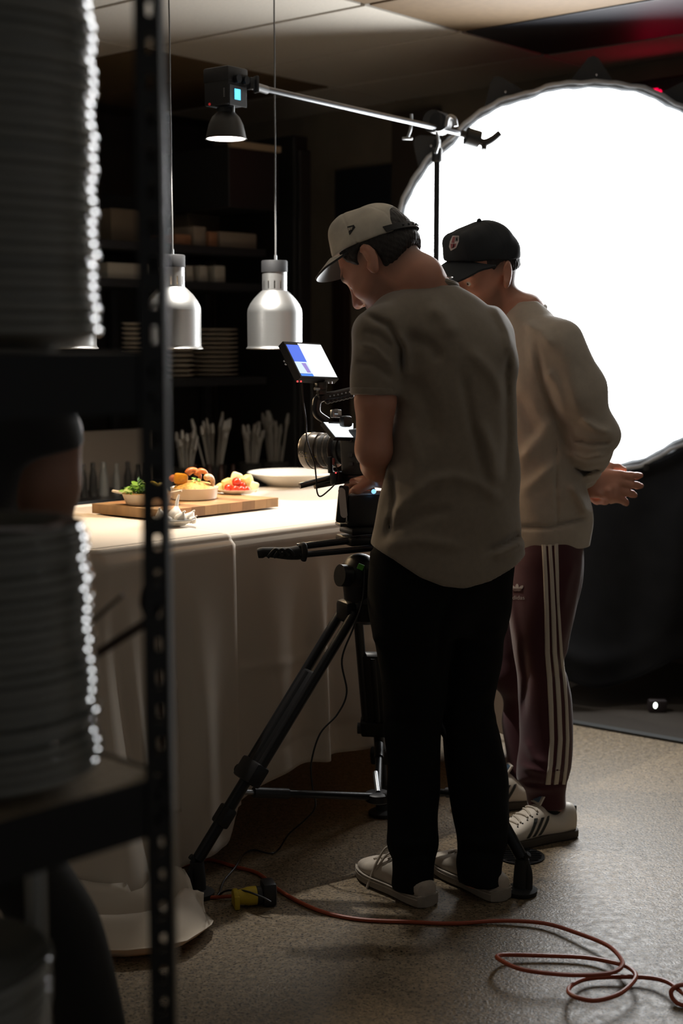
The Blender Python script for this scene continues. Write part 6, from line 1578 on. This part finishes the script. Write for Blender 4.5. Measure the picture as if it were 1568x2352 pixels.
names = ['nearest the arm', 'second from the arm', 'third from the arm', 'fourth from the arm', 'fifth from the arm', 'beside the rack post', 'half behind the rack post']
for i, px in enumerate((192, 214, 238, 268, 294, 318, 336)):
    shaker(px, (1066, 1062, 1060, 1064, 1060, 1066, 1062)[i], .016+.003*(i % 3), M_GLS if i in (2, 3) else M_DGL, 'small glass shaker on the back counter, %s' % names[i], 'shaker', 'glass_shaker', 'shakers on the back counter')
for i, px in enumerate((448, 482, 508, 536)):
    shaker(px, 1066, .018, M_RDG, '%s of the dark red bottles behind the rice dish' % ('leftmost', 'second', 'third', 'rightmost')[i], 'bottle', 'sauce_bottle', 'red bottles on the back counter', 2.18, .5)
M_CUT = mat('dim_steel', (.55, .53, .49), .35, .7)
def bundle(px, top_py, n, spread, label, seed, t=2.25, wpx=50):
    c = onwall(px, 1110, t); top = onwall(px, top_py, t).z; rr = random.Random(seed); r = wpx*c.y/F/2
    mb = MB(); mb.lathe([(0, .002), (r*.8, .002), (r, .09), (r*1.02, .092), (r*.96, .09), (r*.76, .008), (0, .008)], (c.x, c.y, zc_), 24); tag(mb.build('cutlery_holder', M_DGL, None, True), 'dark holder full of %s' % label, 'holder')
    for k in range(n):
        a = rr.uniform(0, 6.28); q = rr.uniform(.15, .72)*r; b0 = Vector((c.x+q*.5*math.cos(a), c.y+q*.5*math.sin(a), zc_+.012)); h = (top-zc_)*rr.uniform(.72, 1.0)
        b1 = Vector((c.x+(q+spread*rr.uniform(.2, 1))*math.cos(a), c.y+(q+spread*rr.uniform(.2, 1))*math.sin(a), zc_+h)); d = (b1-b0).normalized(); sd = d.cross(Vector((0, 1, 0))).normalized()
        mb = MB(); mb.tube([b0, b0+(b1-b0)*.7, b0+(b1-b0)*.86, b1], [.004, .0042, .011, .005], 8)
        tag(mb.build('serving_utensil', M_CUT, None, True), 'steel utensil standing in the holder of %s' % label, 'utensil', label)
bundle(425, 985, 14, .03, 'utensils beside the rack post', 1, wpx=60)
bundle(490, 938, 16, .06, 'tall splayed utensils behind the rice dish', 2, wpx=70)
bundle(575, 968, 14, .03, 'utensils behind the fruit saucer', 3, wpx=60)
bundle(632, 940, 16, .025, 'bright utensils left of the camera lens', 4, wpx=80)
# tall dark refrigerator right of the shelving, and a cupboard whose lit top edge is painted pale
fr0, fr1 = wall_s(690, 2.1), wall_s(722, 2.1)
rf_ = thing('refrigerator', 'tall dark refrigerator in the far corner behind the right heat lamp', 'refrigerator', R((fr0+fr1)/2, 2.42))
ftop = onwall(640, 300, 2.1).z
mb = MB(); mb.box(R((fr0+fr1)/2, 2.44, ftop/2), (fr1-fr0, .60, ftop), RR_, .01); mb.build('cabinet', M_DARK, rf_)
mb = MB(); mb.box(R((fr0+fr1)/2, 2.125, ftop*.5), (fr1-fr0-.02, .03, ftop-.14), RR_, .008); dr_ = mb.build('door', mat('fridge_door', (.016, .015, .015), .35), rf_)
mb = MB(); mb.cyl(R(fr0+.06, 2.085, .9), R(fr0+.06, 2.085, 1.4), .010, n=10); mb.build('handle', M_DARK, dr_, True)
p0, p1 = onwall(538, 346, 2.05), onwall(652, 331, 2.05)
dl = thing('duct_shelf', 'dark wall cupboard with its lit top edge painted pale, above the back shelves', 'cupboard', (p0+p1)/2-Vector((0, 0, .28)))
ss0, ss1 = (p0-TC).dot(E1), (p1-TC).dot(E1); zt = (p0.z+p1.z)/2
mb = MB(); mb.box(R((ss0+ss1)/2, 2.34, zt-.14), (ss1-ss0, .5, .28), RR_, .004); mb.build('carcass', M_DARK, dl)
mb = MB(); mb.box(R((ss0+ss1)/2, 2.082, zt+.006), (ss1-ss0, .03, .03), RR_, .003); mb.build('top_edge', mat('lit_edge', (.30, .22, .14), .6), dl)  # light along the top edge put into a paler colour
# far wall: dark board, wood post, exit sign
SF = S1-.02
def far_panel(name, px0, px1, py0, py1, th, m, label, cat):
    a, b = onfar(px0, py0, SF), onfar(px1, py0, SF); lo = onfar(px0, py1, SF).z; hi = a.z
    t0, t1 = (a-TC).dot(E2), (b-TC).dot(E2); c = R(SF-th/2+.018, (t0+t1)/2, (lo+hi)/2)
    mb = MB(); mb.box(c, (th, abs(t1-t0), hi-lo), RR_, .004); o = mb.build(name, m); return tag(o, label, cat) if label else struct(o)
far_panel('notice_board', 772, 905, 392, 640, .03, mat('navy_board', (.016, .019, .026), .5), 'large dark board on the far wall behind the beige cap', 'board')
far_panel('trim_2', 772, 800, 600, 1300, .05, M_WOODD, None, None)
far_panel('trim_3', 905, 1010, 262, 1300, .04, mat('brown_panel', (.06, .045, .035), .7), None, None)
ex = onfar(1530, 250, SF-.04)
es = thing('exit_sign', 'dark sign box with glowing red letters above the softbox', 'exit sign', ex-Vector((0, 0, .12)))
mb = MB(); mb.box(R((ex-TC).dot(E1), (ex-TC).dot(E2)-.06, ex.z), (.06, .46, .26), RR_, .008); mb.build('housing', M_BLACK, es)
M_EXIT = mat('exit_red', (.3, .01, .02), .4, emit=(1, .0, .055), estr=1.3)
def bar(t, z, wt, hz_, rot=0):
    return (t, z, wt, hz_, rot)
L_ = [bar(.160, 0, .034, .17), bar(.130, .068, .09, .036), bar(.130, 0, .08, .03), bar(.130, -.068, .09, .036),
      bar(.045, 0, .022, .165, .45), bar(.045, 0, .022, .165, -.45), bar(-.018, 0, .022, .15), bar(-.09, .064, .075, .026), bar(-.09, -.01, .022, .13)]
groups = (L_[0:4], L_[4:6], L_[6:7], L_[7:9])
for gset in groups:
    mb = MB()
    for t, z, wt, hh, rot in gset:
        mb.box(R((ex-TC).dot(E1)-.033, (ex-TC).dot(E2)-.06+t, ex.z+z), (.006, wt, hh), RR_ @ Matrix.Rotation(rot, 3, 'X'))
    mb.build('letter', M_EXIT, es)
l = bpy.data.lights.new('exit_glow', 'AREA'); l.energy = .035; l.color = (1, .05, .09); l.size = .3; lo = bpy.data.objects.new('exit_glow', l)
lo.location = R((ex-TC).dot(E1)-.05, (ex-TC).dot(E2)-.06, ex.z); lo.rotation_euler = (-E1+Vector((0, 0, .7))).to_track_quat('-Z', 'Y').to_euler(); link(lo, es)
